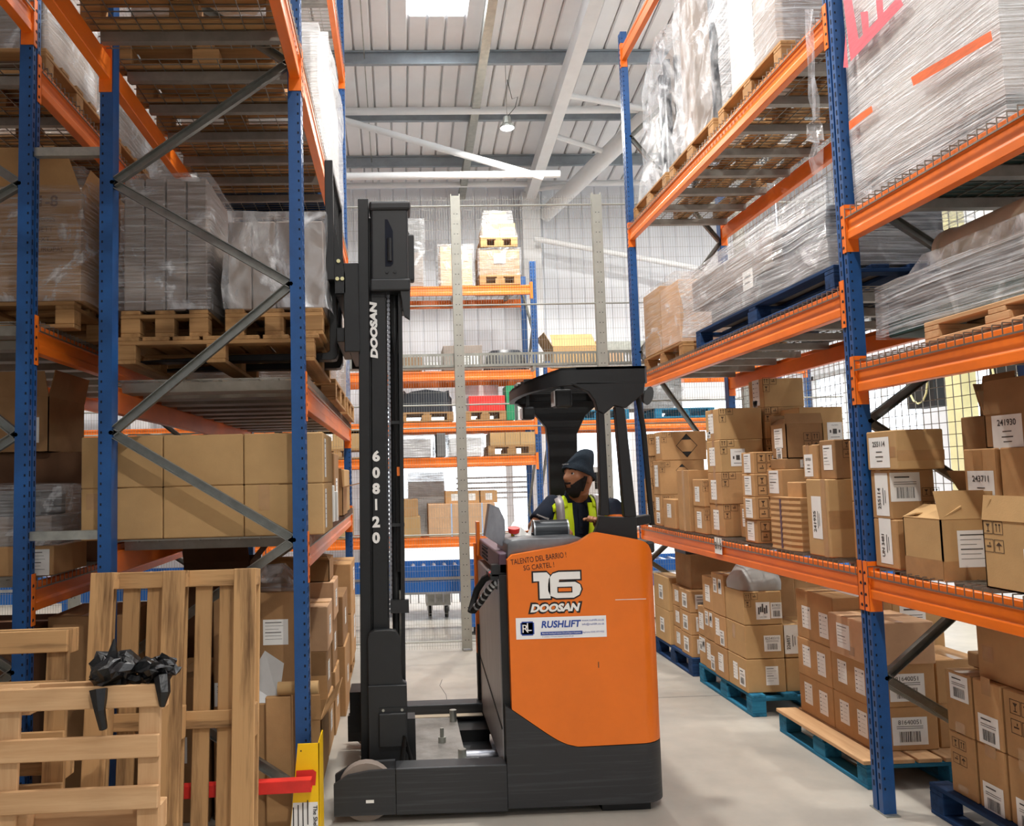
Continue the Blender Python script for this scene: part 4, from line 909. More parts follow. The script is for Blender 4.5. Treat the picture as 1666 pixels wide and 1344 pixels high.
# top level
bpal(1.585, Z5, 'lower of two stacked wooden pallets on the top level of the back rack')
load('wrapped_pallet_load', 'brown cartons wrapped in film with a white sheet, top of the back rack', (1.27, 12.24, Z5+.144, 1.9, 12.95, 5.13), True, 51, [('carton', 'card3', (1.28, 12.25, Z5+.144, 1.89, 12.94, 5.12)), ('sheet', 'label', (1.5, 12.235, 4.9, 1.68, 12.25, 5.05))], .015, group=GB)
bpal(1.585, 5.15, 'upper of two stacked wooden pallets on the top level of the back rack', .56, .7)
load('wrapped_pallet_load', 'pile of pale tan cartons narrowing upwards, highest on the back rack', (1.32, 12.24, 5.294, 1.85, 12.8, 5.72), True, 53, [('carton', 'card2', (1.34, 12.25, 5.294, 1.6, 12.78, 5.5)), ('carton', 'card2', (1.61, 12.25, 5.294, 1.84, 12.78, 5.52)), ('carton', 'card2', (1.45, 12.28, 5.52, 1.72, 12.7, 5.7))], .02, taper=.25, group=GB)
load('wrapped_pallet_load', 'pinkish wrapped cartons with a yellow label on the top of the back rack', (.67, 12.25, Z5, 1.19, 12.9, 5.2), True, 55, [('carton', 'card5', (.69, 12.27, Z5, .93, 12.88, 5.18)), ('carton', 'card5', (.935, 12.27, Z5, 1.17, 12.88, 5.12)), ('label', 'cream', (1.0, 12.258, 4.95, 1.12, 12.27, 5.05))], .015, group=GB)
load('wrapped_pallet_load', 'grey wrapped tower beside the mast top, on the back rack', (.05, 12.25, Z5, .45, 12.9, 5.6), True, 57, [('carton', 'pinkish', (.07, 12.27, Z5, .43, 12.88, 5.1)), ('carton', 'greyfoam', (.08, 12.27, 5.1, .42, 12.88, 5.56))], .02, group=GB)
# fourth level
bp(.0, .38, Z4, 3.5, 'low brown carton at the left of the fourth level, back rack', 'card3')
bp(.25, .48, Z4, 3.42, 'white and blue box on the fourth level of the back rack', 'bblue', 12.2, .02 if False else .3, tape=False) if False else None
b = bp(.42, .62, Z4, 3.42, 'white box with a blue band on the fourth level of the back rack', 'white', 12.3, .3, tape=False); MB().box(.421, 12.298, Z4+.02, .619, 12.301, Z4+.08).part('band', 'cblue', b)
bp(.7, 1.28, Z4, 3.66, 'shrink-wrapped grey cartons with a white sheet, fourth level of the back rack', 'pinkish', deco=(('y-', 'txt', .68, .3, .25, .2),))
b = MB(); rg = []
for i in range(7):
    t = i/6; rg.append([(1.67+math.copysign(abs(math.cos(a))**.6, math.cos(a))*.34*(1-.3*t*t)+noise.noise(Vector((k*.7, i*.5, 1)))*.03, 12.6+math.sin(a)*.3*(1-.3*t*t), Z4+.32*t+noise.noise(Vector((k, i, 7)))*.03*t) for k in range(18) for a in (2*math.pi*k/18,)])
b.rings(rg).top('black_bundle', 'dark', 'bundle wrapped in ribbed black plastic on the fourth level of the back rack', 'bundle', GB, smooth=True)
open_carton(2.34, 12.22, Z4, 3.0, 12.9, 3.62, 'large open carton with its flaps folded out, above the truck guard', GB, {'y-': (-48, .32), 'x-': (30, .25), 'y+': (-75, .3), 'x+': (20, .1)}, (), 'card2')
bp(3.1, 3.4, Z4, 3.52, 'small pale carton right of the large open carton, beyond the fence', 'card5')
# third level
bpal(.43, Z3, 'wooden pallet under the black wrapped sheets, back rack', .8, .8)
b = MB(); rg = []
for i in range(6):
    t = i/5; rg.append([(.43+math.copysign(abs(math.cos(a))**.4, math.cos(a))*.41*(1-.12*t)+noise.noise(Vector((k*.6, i*.9, 3)))*.03, 12.6+math.copysign(abs(math.sin(a))**.4, math.sin(a))*.36, Z3+.144+.31*t+noise.noise(Vector((k*.5, i*.5, 9)))*.05*t) for k in range(24) for a in (2*math.pi*k/24,)])
b.rings(rg).top('black_sheets', 'dark', 'stack of sheets in glossy black film on the third level of the back rack', 'bundle', GB, smooth=True)
bpal(1.3, Z3, 'wooden pallet under the red crate, back rack', .62, .8); bpal(1.95, Z3, 'wooden pallet right of the red crate pallet, back rack', .4, .8) if False else None
bp(1.06, 1.6, Z3+.144, 2.9, 'red crate on the third level of the back rack', 'red', 12.22, .35, 'crate', tape=False, cat='crate')
bp(1.03, 1.55, Z3+.144, 3.1, 'white board leaning behind the red crate', 'paper', 12.6, .1, 'white_board', tape=False, cat='board')
bp(1.62, 1.74, Z3+.144 if False else Z3, 3.05, 'green folding crate on edge beside the red crate', 'green', 12.25, .4, 'crate', tape=False, cat='crate')
bp(1.8, 2.0, Z3, 3.1, 'narrow white carton at the right end of the third level, back rack', 'paper', 12.3, .4)
# second level
load('wrapped_sheets', 'crumpled white wrapped sheets on the second level of the back rack', (.02, 12.25, Z2, .5, 12.9, 2.34), True, 61, [('sheets', 'pinkish', (.04, 12.27, Z2, .48, 12.88, 2.28))], .04, 'filmh', group=GB)
bp(.57, .70, Z2, 2.36, 'dark grey narrow box on the second level of the back rack', 'greyfoam', tape=False)
load('wrapped_sheets', 'white wrapped goods between the narrow box and the pallet row, back rack', (.76, 12.25, Z2, 1.25, 12.9, 2.33), True, 63, [('sheets', 'paper', (.78, 12.27, Z2, 1.23, 12.88, 2.28))], .03, 'filmh', group=GB)
bpal(1.68, Z2, 'grey wooden pallet carrying a row of tan cartons, back rack', .7, .8)
for i in range(3): bp(1.36+.225*i, 1.58+.225*i, Z2+.144, 2.35, '%s of the tan cartons in a row on the second level' % ('left', 'middle', 'right')[i], 'card2')
# first level
bp(.03, .3, Z1, 1.15, 'lower carton with a dark handle hole, first level of the back rack', 'card2'); bp(.05, .27, 1.15, 1.4, 'upper small carton at the left, first level of the back rack', 'card')
o = bp(.42, 1.4, Z1, 1.32, 'wide pinkish carton with two pale blue straps, first level of the back rack', 'card5', tape=False)
for x in (-.15, .3): MB().box(x-.01, -.302, 0, x+.01, -.3, .48).part('strap', 'bblue', o, world=False)
for i, (x0, x1) in enumerate(((.68, .95), (.97, 1.18), (1.2, 1.45))): bp(x0, x1, 1.32, 1.5, '%s small carton on the wide strapped carton, back rack' % ('left', 'middle', 'right')[i], 'card', y=12.3, d=.4, deco=(('y-', 'txt', .5, .5, .1, .1),))
load('wrapped_sheets', 'big heap of white film-wrapped parts behind the strapped carton', (.1, 12.9, Z1, .75, 13.15, 1.78), True, 67, [('parts', 'paper', (.14, 12.92, Z1, .7, 13.12, 1.65))], .03, 'filmh', .2, GB)
for i in range(5): MB().box(.9, 12.95, 1.35+i*.08, 2.0, 13.15, 1.38+i*.08).top('white_profile', 'white', 'long white profile, %s of the five stacked behind the strapped carton' % ('lowest', 'second', 'third', 'fourth', 'topmost')[i], 'profile', 'stacked white profiles')
# goods on the right lower rack
bpal(3.0, 2.511, 'blue pallet left of the pair beyond the fence, right rack side', .9, .8, 'bluewood'); bpal(4.3, 2.511, 'blue pallet right of the pair beyond the fence, right rack side', .9, .8, 'bluewood')
load('wrapped_pallet_load', 'tan wrapped cartons beyond the fence behind the far right post', (2.6, 12.25, 2.655, 3.4, 12.95, 3.2), True, 71, [('carton', 'card5', (2.62, 12.27, 2.655, 3.38, 12.93, 3.18))], .02, group=GB)
load('wrapped_pallet_load', 'grey wrapped cartons beyond the fence behind the far right brace', (3.45, 12.25, 2.511 if False else 2.655, 4.3, 12.95, 3.22), True, 73, [('carton', 'greyfoam', (3.47, 12.27, 2.655, 4.28, 12.93, 3.2))], .02, group=GB)
bpal(-.9, 2.011, 'wooden pallet glimpsed between the left racks, beyond the fence', .9, .8)
bp(-1.3, -.5, 2.155, 2.45, 'tan carton with a white label glimpsed between the left racks, beyond the fence', 'card2', deco=(('y-', 'txt', .3, .6, .2, .1),))
bpal(-3.4, 2.011, 'wooden pallet far left beyond the fence', .9, .8); bp(-3.8, -3.0, 2.155, 2.45, 'tan carton far left beyond the fence', 'card2', deco=(('y-', 'txt', .5, .6, .2, .1),))
bp(-1.4, -.7, Z1, 1.3, 'tan carton on the first level far left of the mast, beyond the fence', 'card2')
# blue conveyor and a trolley behind the fence
cv = thing('conveyor', 'blue sided conveyor running along behind the fence', 'conveyor', (.3, 9.4, 0))
for y in (9.15, 9.75): MB().box(-4.4, y, .47, 5.5, y+.03, .75).part('side_rail', 'cblue', cv)
for y in (9.148,): MB().box(-4.4, y-.01, .60, 5.5, y, .63).part('trim_strip', 'steel2', cv)
for x in (-3.6, -1.4, .79, 3.0, 5.0):
    for y in (9.18, 9.74):
        MB().box(x-.035, y-.02, .08, x+.035, y+.02, .5).part('leg', 'cblue', cv); MB().tube([(x, y, 0), (x, y, .02), (x, y, .03), (x, y, .09)], [.05, .05, .012, .012], 10).part('foot', 'rubber', cv)
rl = MB().tube([(-4.3, 9.2, .7), (-4.3, 9.74, .7)], .025, 8).mesh('roller', 'steel2')
for i in range(80): link('roller', rl, cv, (i*.12-.3, -9.4, 0)) if False else link('roller', rl, cv, (-.3+i*.12, -9.4, 0))
tl = thing('trolley', 'silver framed trolley on castors under the conveyor', 'trolley', (.45, 10.45, 0))
MB().box(-.2, 10.2, .3, 1.0, 10.9, .34).part('platform', 'steel2', tl)
for k in range(12): MB().box(-.2+k*.1, 10.19, .2, -.185+k*.1, 10.2, .34).part('rib', 'steel2', tl) if k < 12 else None
for x in (.35, .55, -.1, .95):
    y = 10.45 if x < .5 else 10.35
    q = MB().tube([(x-.02, y, .07), (x+.02, y, .07)], .07, 14).part('castor', 'rubber', tl); MB().box(x-.035, y-.03, .07, x-.025, y+.03, .3).box(x+.025, y-.03, .07, x+.035, y+.03, .3).part('fork', 'steel2', q)
MB().box(.3, 10.3, .15, .6, 10.6, .3).part('crate_frame', 'galv', tl)
sg = MB().box(1.88, FY+.05, 1.5, 2.14, FY+.06, 1.78).top('number_sign', 'signwhite', 'white sign with a black figure 1 behind the driver', 'sign')
PR().text('1', 0, 0, h=.17, bold=.03).put('figure', 'ink', sg, Vector((.0, -.006, .14)), (1, 0, 0), (0, 0, 1), .001)
# outside the right windows and on the rear mesh
q = thing('steel_column', 'cream steel column by the windows behind the right rack', 'column', (6.6, 9.4, 0)); MB().box(6.5, 9.3, 0, 6.7, 9.55, 6.5).part('shaft', 'cream', q); MB().box(6.42, 9.22, 0, 6.78, 9.63, .02).part('base_plate', 'galv', q)
for i, (y, z) in enumerate(((10.35, 2.45), (8.8, 2.42))):
    o = thing('wall_box', 'black box with a looped cable by the windows, %s of the two' % ('left', 'right')[i], 'box', (6.9, y, z))
    MB().box(6.7, y-.28, z, 6.95, y+.28, z+.5).part('case', 'rubber', o); MB().box(6.95, y-.03, z+.2, 7.2, y+.03, z+.26).part('wall_arm', 'galv', o)
    MB().tube([(6.68, y+.2*math.cos(t*.5), z+.35-.3*math.sin(t*.5)) for t in range(7)], .012, 6).part('cable', 'cream', o)
rr = random.Random(4)
for i, (y, s) in enumerate(((7.6, .7), (10.1, .8), (12.9, .7), (5.0, .7))):
    t = thing('shrub', 'pale green shrub outside the windows, %s from the near end' % ('second', 'third', 'fourth', 'first')[i], 'shrub', (9.6, y, 0), group='shrubs outside'); b = MB()
    for k in range(260):
        v = Vector((rr.gauss(0, .4), rr.gauss(0, .5), rr.gauss(0, .5)))*s; c = Vector((9.6, y, 1.2*s+.3))+v; a1 = Vector((rr.uniform(-1, 1), rr.uniform(-1, 1), rr.uniform(-1, 1))).normalized()*.12; b1 = a1.orthogonal().normalized()*.06
        b.add([c-a1, c+b1, c+a1, c-b1], [(0, 1, 2, 3)])
    tag(b.part('foliage', 'leaf', t), kind='stuff'); MB().tube([(9.6, y, 0), (9.6, y, 1.2)], .05, 6).part('stem', 'wood', t)
MB().box(-30, YB+.3, -.4, 40, 40, -.2).box(XR+.3, -16, -.4, 40, YB+.3, -.2).top('ground_outside', 'floor', 'paved yard outside the windows', None, kind='structure')
# ================================================================ left rack: cartons on the lower shelf
G7 = 'plain cartons at the end of the left shelf'; zc = 1.4435
xs = [-1.597, -1.189, -.785, -.38]
for k in range(2):
    for i in range(3):
        d = []
        if k == 0 and i == 2: d = [('y-', 'tape2', .25, .75, .055, .13)]
        if k == 0 and i == 0: d = [('y-', 'tape2', .15, .75, .07, .08)]
        if i == 2: d.append(('x+', 'txt', .2, .5, .08, .2))
        carton(xs[i]+.002, 4.245, zc+k*.26, xs[i+1]-.002, 4.78, zc+.2585+k*.26, 'plain tan carton, %s row, %s of the three by the left posts' % (('lower', 'upper')[k], ('leftmost', 'middle', 'rightmost')[i]), G7, d, 'card2')
G8 = 'cartons along the aisle edge of the left shelf'
carton(-.9, 4.95, zc, -.43, 5.3, 1.93, 'tall carton just behind the six plain cartons on the left shelf', G8, (('x+', 'tape', .4, .5, .06, 9),), 'card5')
for i in range(3): MB().cbox(-.62+.02*i, 5.36+.09*i, zc, -.44+.015*i, 5.42+.09*i, 1.72-.04*i, .003).top('white_board', 'label', 'flat white board standing on edge, %s on the left shelf' % ('nearest', 'middle', 'farthest')[i], 'board', 'white boards on the left shelf')
carton(-.9, 5.7, zc, -.44, 6.1, 1.9, 'carton with ragged top half way along the left shelf', G8, (('x+', 'txt', .5, .4, .15, .2),), 'card3')
open_carton(-.85, 6.25, zc, -.42, 6.75, 1.66, 'open carton with a flap sticking out into the aisle, left shelf', G8, {'x+': (78, .14), 'y-': (20, .15), 'x-': (-20, .1)}, (), 'card')
carton(-.9, 6.9, zc, -.45, 7.6, 1.8, 'farthest carton along the left shelf edge', G8, (), 'card2')
# ================================================================ left rack: pallets on the forks and on the middle level
zb2 = 2.2435
pallet(-.955, 4.93, 2.352, 1.04, 1.06, 'wooden pallet lifted on the black forks', 'wooden pallets on the left rack', 'wood', along='y', nb=7, bw=.09)
pallet(-1.23, 4.9, 2.497, .46, .96, 'half-width pallet with a printed block on top of the lifted pallet', 'wooden pallets on the left rack', 'wood', along='y', nb=3)
pallet(-.65, 4.9, 2.497, .52, .96, 'half-width pallet nearest the mast on top of the lifted pallet', 'wooden pallets on the left rack', 'wood', along='y', nb=3)
zl = 2.497+.146
parts = [('carton', 'pinkish', (-1.45+.112*i, 4.44, zl, -1.345+.112*i, 5.36, 3.37)) for i in range(4)]
load('wrapped_pallet_load', 'tall grey-brown cartons in shiny film on the lifted pallet, left of the pair', (-1.46, 4.43, zl, -1.0, 5.37, 3.385), True, 81, parts, .014, 'film', .02, 'stretch-wrapped loads')
parts = [('carton', 'pinkish', (-.9+.13*i, 4.46, zl, -.775+.13*i, 5.36, 3.13)) for i in range(4)]
load('wrapped_pallet_load', 'rounded bundle in crumpled film on the lifted pallet, beside the mast', (-.9, 4.44, zl, -.38, 5.37, 3.17), True, 83, parts, .03, 'filmv', .06, 'stretch-wrapped loads')
for i, y in enumerate((6.0, 7.25)):
    nm = ('nearer', 'farther')[i]
    pallet(-.93, y, zb2, 1.05, 1.0, '%s pallet standing on the middle level of the left rack' % nm, 'wooden pallets on the left rack', 'wood', along='y', nb=5)
    load('wrapped_pallet_load', '%s wrapped load standing on the middle level of the left rack' % nm, (-1.42, y-.45, zb2+.145, -.45, y+.45, 3.3), True, 85+i, [('carton', 'pinkish', (-1.4, y-.43, zb2+.145, -.47, y+.43, 3.28))], .02, 'film', group='stretch-wrapped loads')
# top level, seen from below through the mesh
za = 3.9235
for i, (y, m, lab) in enumerate(((4.75, 'wood', 'first'), (5.8, 'wood', 'second'), (6.75, 'navywood', 'third, blue,'), (7.55, 'navywood', 'fourth, dark blue,'))):
    pallet(-.98, y, za, .98, .9 if i < 2 else .75, '%s pallet from the near end on the top left level' % lab, 'pallets on the top left level', m, along='x', nb=5)
for i, (y0, y1, z1, x1) in enumerate(((4.3, 5.15, 4.5, -.62), (5.3, 6.2, 4.72, -.5), (6.35, 7.95, 5.25, -.5))):
    load('wrapped_pallet_load', '%s white wrapped load on the top left level' % ('nearest', 'middle', 'farthest')[i], (-1.4, y0, za+.145, x1, y1, z1), True, 91+i, [('carton', ('card3', 'paper', 'paper')[i], (-1.38, y0+.02, za+.145, x1-.02, y1-.02, z1-.02))], .03, ('film', 'filmh', 'filmh')[i], group='stretch-wrapped loads')
pallet(-.98, 3.45, za, .98, 1.0, 'pallet overhead at the top left edge of the picture, beside the aisle', 'pallets on the top left level', 'wood', along='x', nb=5)
load('wrapped_pallet_load', 'pale wrapped load overhead at the top left edge of the picture', (-1.4, 3.0, za+.145, -.5, 3.95, 4.9), True, 97, [('carton', 'pinkish', (-1.38, 3.02, za+.145, -.52, 3.93, 4.88))], .02, 'film', group='stretch-wrapped loads')
# second row of racks
z2 = 2.5535; G9 = 'goods on the farther left rack'
pallet(-2.2, 4.9, z2, 1.0, .98, 'wooden pallet under the big wrapped carton on the farther left rack', 'wooden pallets on the left rack', 'wood', along='x', nb=5)
o = load('wrapped_pallet_load', 'big brown export carton wrapped in film, printed 11-8, farther left rack', (-2.68, 4.42, z2+.145, -1.66, 5.36, 3.42), True, 101, [('carton', 'card3', (-2.66, 4.44, z2+.145, -1.68, 5.34, 3.3))], .012, 'film', group='stretch-wrapped loads')
cn = Vector((-1.87, 4.436, 3.12))-wloc(o)
p = PR(); p.text('11-8', .0, .13, w=.14, bold=.02)
for i, t in enumerate(('GROSS', 'NETT', 'EXT.', '1/1 EUROPAL')): p.text(t, .0, .03-i*.055, h=.026)
p.put('carton_print', 'card4', o, cn, (1, 0, 0), (0, 0, 1), .002)
for a, b_, c_ in (((-2.66, 4.44, 3.3), (-1.68, 4.44, 3.3), (0, -.22, .16)), ((-1.68, 4.44, 3.3), (-1.68, 5.34, 3.3), (.05, 0, .12))):
    q = MB(); a = Vector(a); b_ = Vector(b_); c_ = Vector(c_); q.add([a, b_, b_+c_, a+c_], [(0, 1, 2, 3)]); q.part('flap', 'card', o)
for i, y in enumerate((6.1, 7.3)):
    pallet(-2.25, y, z2, 1.0, 1.0, '%s pallet behind the big export carton, farther left rack' % ('next', 'last')[i], 'wooden pallets on the left rack', 'wood', along='x', nb=5)
    carton(-2.7, y-.45, z2+.145, -1.75, y+.45, 3.3, '%s carton behind the big export carton, farther left rack' % ('next', 'last')[i], G9, (), 'card3')
z3 = 3.9035
for i, y in enumerate((4.8, 5.9, 7.0)):
    pallet(-2.3, y, z3, .95, .95, '%s wooden pallet on the top of the farther left rack' % ('nearest', 'middle', 'farthest')[i], 'pallets on the top left level', 'wood', along='x', nb=5)
    load('wrapped_pallet_load', '%s wrapped load on the top of the farther left rack' % ('nearest', 'middle', 'farthest')[i], (-2.72, y-.42, z3+.145, -1.85, y+.42, 4.9), True, 111+i, [('carton', 'pinkish', (-2.7, y-.4, z3+.145, -1.87, y+.4, 4.88))], .02, 'film', group='stretch-wrapped loads')
z1 = 1.2735
carton(-2.6, 4.3, z1, -1.75, 4.75, 1.42, 'low carton with a torn paper label on the farther left rack, lower level', G9, (('y-', 'txt', .93, .45, .08, .13),), 'card')
load('wrapped_sacks', 'grey sacks wrapped in film on the low carton, farther left rack', (-2.6, 4.32, 1.421, -1.74, 4.72, 1.72), True, 121, [('sack', 'pinkish', (-2.58, 4.34, 1.421, -1.78, 4.7, 1.57)), ('sack', 'greyfoam', (-2.5, 4.35, 1.57, -1.84, 4.68, 1.7))], .035, 'film', .06, 'stretch-wrapped loads')
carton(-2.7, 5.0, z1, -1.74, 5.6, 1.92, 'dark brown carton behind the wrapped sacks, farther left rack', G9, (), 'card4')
open_carton(-2.75, 4.95, 1.92, -2.05, 5.5, 2.25, 'upright brown carton with its flap open, under the middle beam of the farther left rack', G9, {'x+': (12, .16), 'y-': (15, .15)}, (('y-', 'txt', .85, .4, .1, .15),), 'card3')
carton(-1.9, 4.6, 0, -1.5, 5.1, 1.02, 'tall brown carton standing on the floor between the two left racks', 'cartons on the floor of the left racks', (), 'card3')
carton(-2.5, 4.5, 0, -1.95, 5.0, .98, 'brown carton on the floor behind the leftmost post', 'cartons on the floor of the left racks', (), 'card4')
# ================================================================ left rack: cartons on the floor
GF = 'cartons on the floor of the left racks'
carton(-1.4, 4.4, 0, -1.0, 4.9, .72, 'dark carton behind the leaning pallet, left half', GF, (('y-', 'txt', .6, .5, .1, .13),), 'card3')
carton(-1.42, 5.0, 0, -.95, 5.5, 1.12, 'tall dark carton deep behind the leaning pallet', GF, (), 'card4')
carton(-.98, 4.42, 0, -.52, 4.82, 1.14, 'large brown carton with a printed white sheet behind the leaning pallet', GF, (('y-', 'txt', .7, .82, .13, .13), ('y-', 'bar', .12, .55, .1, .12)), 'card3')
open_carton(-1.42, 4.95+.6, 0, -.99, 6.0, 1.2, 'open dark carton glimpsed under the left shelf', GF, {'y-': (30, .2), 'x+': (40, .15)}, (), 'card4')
carton(-.83, 4.24, 0, -.57, 4.40, .62, 'narrow carton between the leaning pallet and the left post', GF, (), 'card')
b = MB(); b.add([(-.8, 4.26, .621), (-.62, 4.24, .621), (-.6, 4.3, .8), (-.7, 4.33, .86), (-.8, 4.36, .7), (-.64, 4.4, .621)], [(0, 1, 2, 3, 4), (1, 5, 3, 2), (0, 4, 5, 1)])
b.top('foam_sheet', 'paper', 'folded white foam sheet on the narrow carton', 'foam')
q = MB(); q.rings([[(xx, 4.19+r*math.cos(t*math.pi/8), .7+r*math.sin(t*math.pi/8)) for t in range(16)] for r, xx in ((.018, -.62), (.032, -.62), (.032, -.2 if False else -.42), (.018, -.42))])
carton(-.68, 4.20, 0, -.555, 4.235, .66, 'flattened carton on edge under the cardboard tube', GF, (), 'card', tape=False)
for v in range(len(q.v)): q.v[v] = (q.v[v][0], q.v[v][1]+.03, q.v[v][2]-.004)
q.top('cardboard_tube', 'card2', 'short rolled cardboard tube beside the left post', 'tube', smooth=True)
def fstack(x1, y0, y1, zs, labs, w=.45, ms=('card', 'card3', 'card5')):
    z = 0
    for i, (h, l) in enumerate(zip(zs, labs)):
        carton(x1-w-.01*i, y0, z, x1-.012*(i % 2), y1, h, l, GF, (('x+', 'txt', .5, .5, .12, .12),), ms[i % 3]); z = h
    return z
open_carton(-.9, 4.86, 0, -.47, 5.3, .36, 'open carton stuffed with crumpled paper at the left aisle edge', GF, {'x+': (35, .16), 'y-': (4, .14), 'y+': (4, .14)}, (), 'card')
b = MB(); rg = []
for i in range(6):
    t = i/5; rg.append([(-.67+math.cos(a)*.17*(1-.6*t*t)+noise.noise(Vector((k, i, 2)))*.04, 5.08+math.sin(a)*.17*(1-.6*t*t)+noise.noise(Vector((k, i, 5)))*.04, .2+.32*t+noise.noise(Vector((k, i, 9)))*.05) for k in range(14) for a in (2*math.pi*k/14,)])
b.rings(rg).top('packing_paper', 'kraft', 'crumpled brown packing paper stuffed in the open carton, left aisle edge', 'paper', smooth=False)
fstack(-.47, 5.34, 5.72, (.34, .64, .92), ('lowest carton of the first stack along the left aisle edge', 'middle carton of the first stack along the left aisle edge', 'top carton of the first stack along the left aisle edge'))
z = fstack(-.46, 5.76, 6.15, (.42, .76, 1.02), ('lowest carton of the second stack along the left aisle edge', 'middle carton of the second stack along the left aisle edge', 'third carton of the second stack along the left aisle edge'))
open_carton(-.92, 5.78, z, -.49, 6.12, z+.15, 'shallow open carton on the second stack at the left aisle edge', GF, {'y-': (70, .1), 'x+': (-80, .18)}, (), 'card3')
fstack(-.42, 6.2, 6.75, (.5, .86), ('lower carton of the third stack along the left aisle edge', 'upper carton of the third stack along the left aisle edge'), .5)
pallet(-.85, 7.55, 0, .8, .9, 'wooden pallet on the floor at the far end of the left aisle edge', 'wooden pallets on the left rack', 'wood', along='y', nb=5)
for i in range(2): carton(-1.2, 7.2, .145+.425*i, -.43, 7.85, .568+.425*i, '%s of two big brown cartons at the far end of the left aisle edge' % ('lower', 'upper')[i], GF, (('x+', 'txt', .7, .6, .2, .2),), 'card')
shell(-.9, 4.46, 1.142, -.56, 4.78, 1.26, 131, .03, taper=.5).top('film_heap', 'filmv', 'crumpled clear film lying on the large brown carton behind the leaning pallet', 'plastic film', smooth=True)
# ================================================================ leaning pallets, red tube, post guard
GLP = 'leaning wooden pallets'
R_ = math.radians
pallet(-1.03, 3.775, .665, .74, 1.33, 'tall weathered pallet leaning against the left rack, underside to the aisle', GLP, 'old', along='y', nb=7, loc_rot=(R_(-97), R_(0), R_(1)), bw=.076)
pallet(-1.455, 3.28, .485, 1.1, .97, 'clean pale pallet standing on its side in the front left corner', GLP, 'pine', along='x', nb=6, loc_rot=(R_(86), 0, R_(1)), bw=.08)
pallet(-1.90, 3.66, .56, 1.0, 1.1, 'dirty old pallet behind the pale one at the left edge', GLP, 'old', along='x', nb=6, loc_rot=(R_(85), 0, R_(2)), bw=.09)
b = MB(); rr = random.Random(9)
for cx, cz, r in ((-1.09, 1.0, .085), (-.93, .995, .065)):
    rg = []
    for i in range(14):
        t = i/13*math.pi; rg.append([(lambda v: (v.x, v.y, v.z))(Vector((cx+r*math.sin(t)*math.cos(a)*1.1, 3.25+r*math.sin(t)*math.sin(a), cz+.02-r*math.cos(t)*.75)) + noise.noise_vector(Vector((cx+math.sin(t)*math.cos(a)*1.6, math.sin(t)*math.sin(a)*1.6, math.cos(t)*1.6)))*.035 + noise.noise_vector(Vector((cx*9+math.sin(t)*math.cos(a)*5, math.sin(t)*math.sin(a)*5, math.cos(t)*5)))*.016) for k in range(22) for a in (2*math.pi*k/22,)])
    b.rings(rg)
b.tube([(-1.1, 3.24, 1.03), (-1.09, 3.23, 1.1), (-1.085, 3.23, 1.14)], [.03, .015, .004], 6); b.tube([(-1.05, 3.24, 1.0), (-1.0, 3.23, .985), (-.95, 3.24, 1.0)], .02, 6); b.tube([(-.9, 3.2, 1.0), (-.885, 3.17, .95), (-.89, 3.17, .9)], [.03, .025, .01], 6); b.tube([(-1.12, 3.17, .97), (-1.11, 3.15, .9), (-1.1, 3.16, .83)], [.035, .02, .015], 6)
b.top('black_wrap', mat('crumpled black film', '08080a', .38, 0, .2, 20, bump=.3, bscale=40, spec=.45), 'knotted black plastic film on the corner of the pale pallet', 'plastic film')
b = MB(); p0, p1 = (-1.9, 3.965, .30), (-.432, 3.955, .325); t = .004; s = .05
for dx, dz, w, h in ((0, s/2, s, t), (0, -s/2, s, t), (s/2, 0, t, s), (-s/2, 0, t, s)): b.bar((p0[0], p0[1]+dx, p0[2]+dz), (p1[0], p1[1]+dx, p1[2]+dz), w, h)
b.top('steel_tube', 'red', 'red painted square steel tube lying across in front of the left posts', 'tube')
gd = thing('post_guard', 'bright yellow steel guard at the foot of the left post', 'guard', (-.47, 4.03, 0))
b = MB(); b.add([(-.55, 4.01, 0), (-.405, 4.01, 0), (-.4, 4.01, .49), (-.5, 4.01, .49), (-.55, 4.015, 0), (-.405, 4.015, 0), (-.4, 4.015, .49), (-.5, 4.015, .49)], [(0, 1, 2, 3), (4, 7, 6, 5), (0, 3, 7, 4), (1, 5, 6, 2), (2, 6, 7, 3), (0, 4, 5, 1)])
b.part('front_plate', 'yellow', gd); MB().box(-.405, 4.01, 0, -.4, 4.2, .495).part('side_plate', 'yellow', gd)
b = MB(); b.add([(-.402, 4.011, .49), (-.402, 4.035, .495), (-.392, 4.035, .525), (-.392, 4.02, .52)], [(0, 1, 2, 3)]); b.part('bent_lip', 'yellow', gd)
q = MB(); q.add([(-.548, 4.0085, .0), (-.41, 4.0085, .0), (-.41, 4.0085, .225), (-.525, 4.0085, .225)], [(0, 1, 2, 3)]); st = q.part('sticker', 'label', gd)
p = PR(); p.text('The Shelving Shop', .05, -.02, w=.2, bold=.015, rot=-math.pi/2)
for i in range(4): p.rect(.018-i*.022, .05-.01*i, .005, .11)
p.put('print', 'ink', st, Vector((-.475, 4.0075, .13))-wloc(gd), (1, 0, 0), (0, 0, 1), .001)
q = MB(); q.add([(-.512, 4.0083, .3), (-.42, 4.0083, .3), (-.415, 4.0083, .36), (-.43, 4.0083, .372), (-.508, 4.0083, .37)], [(0, 1, 2, 3, 4)]); q.part('red_overspray', 'red', gd)
MB().box(-.488, 4.0087, .455, -.482, 4.012, .461).part('bolt_hole', 'slot', gd)
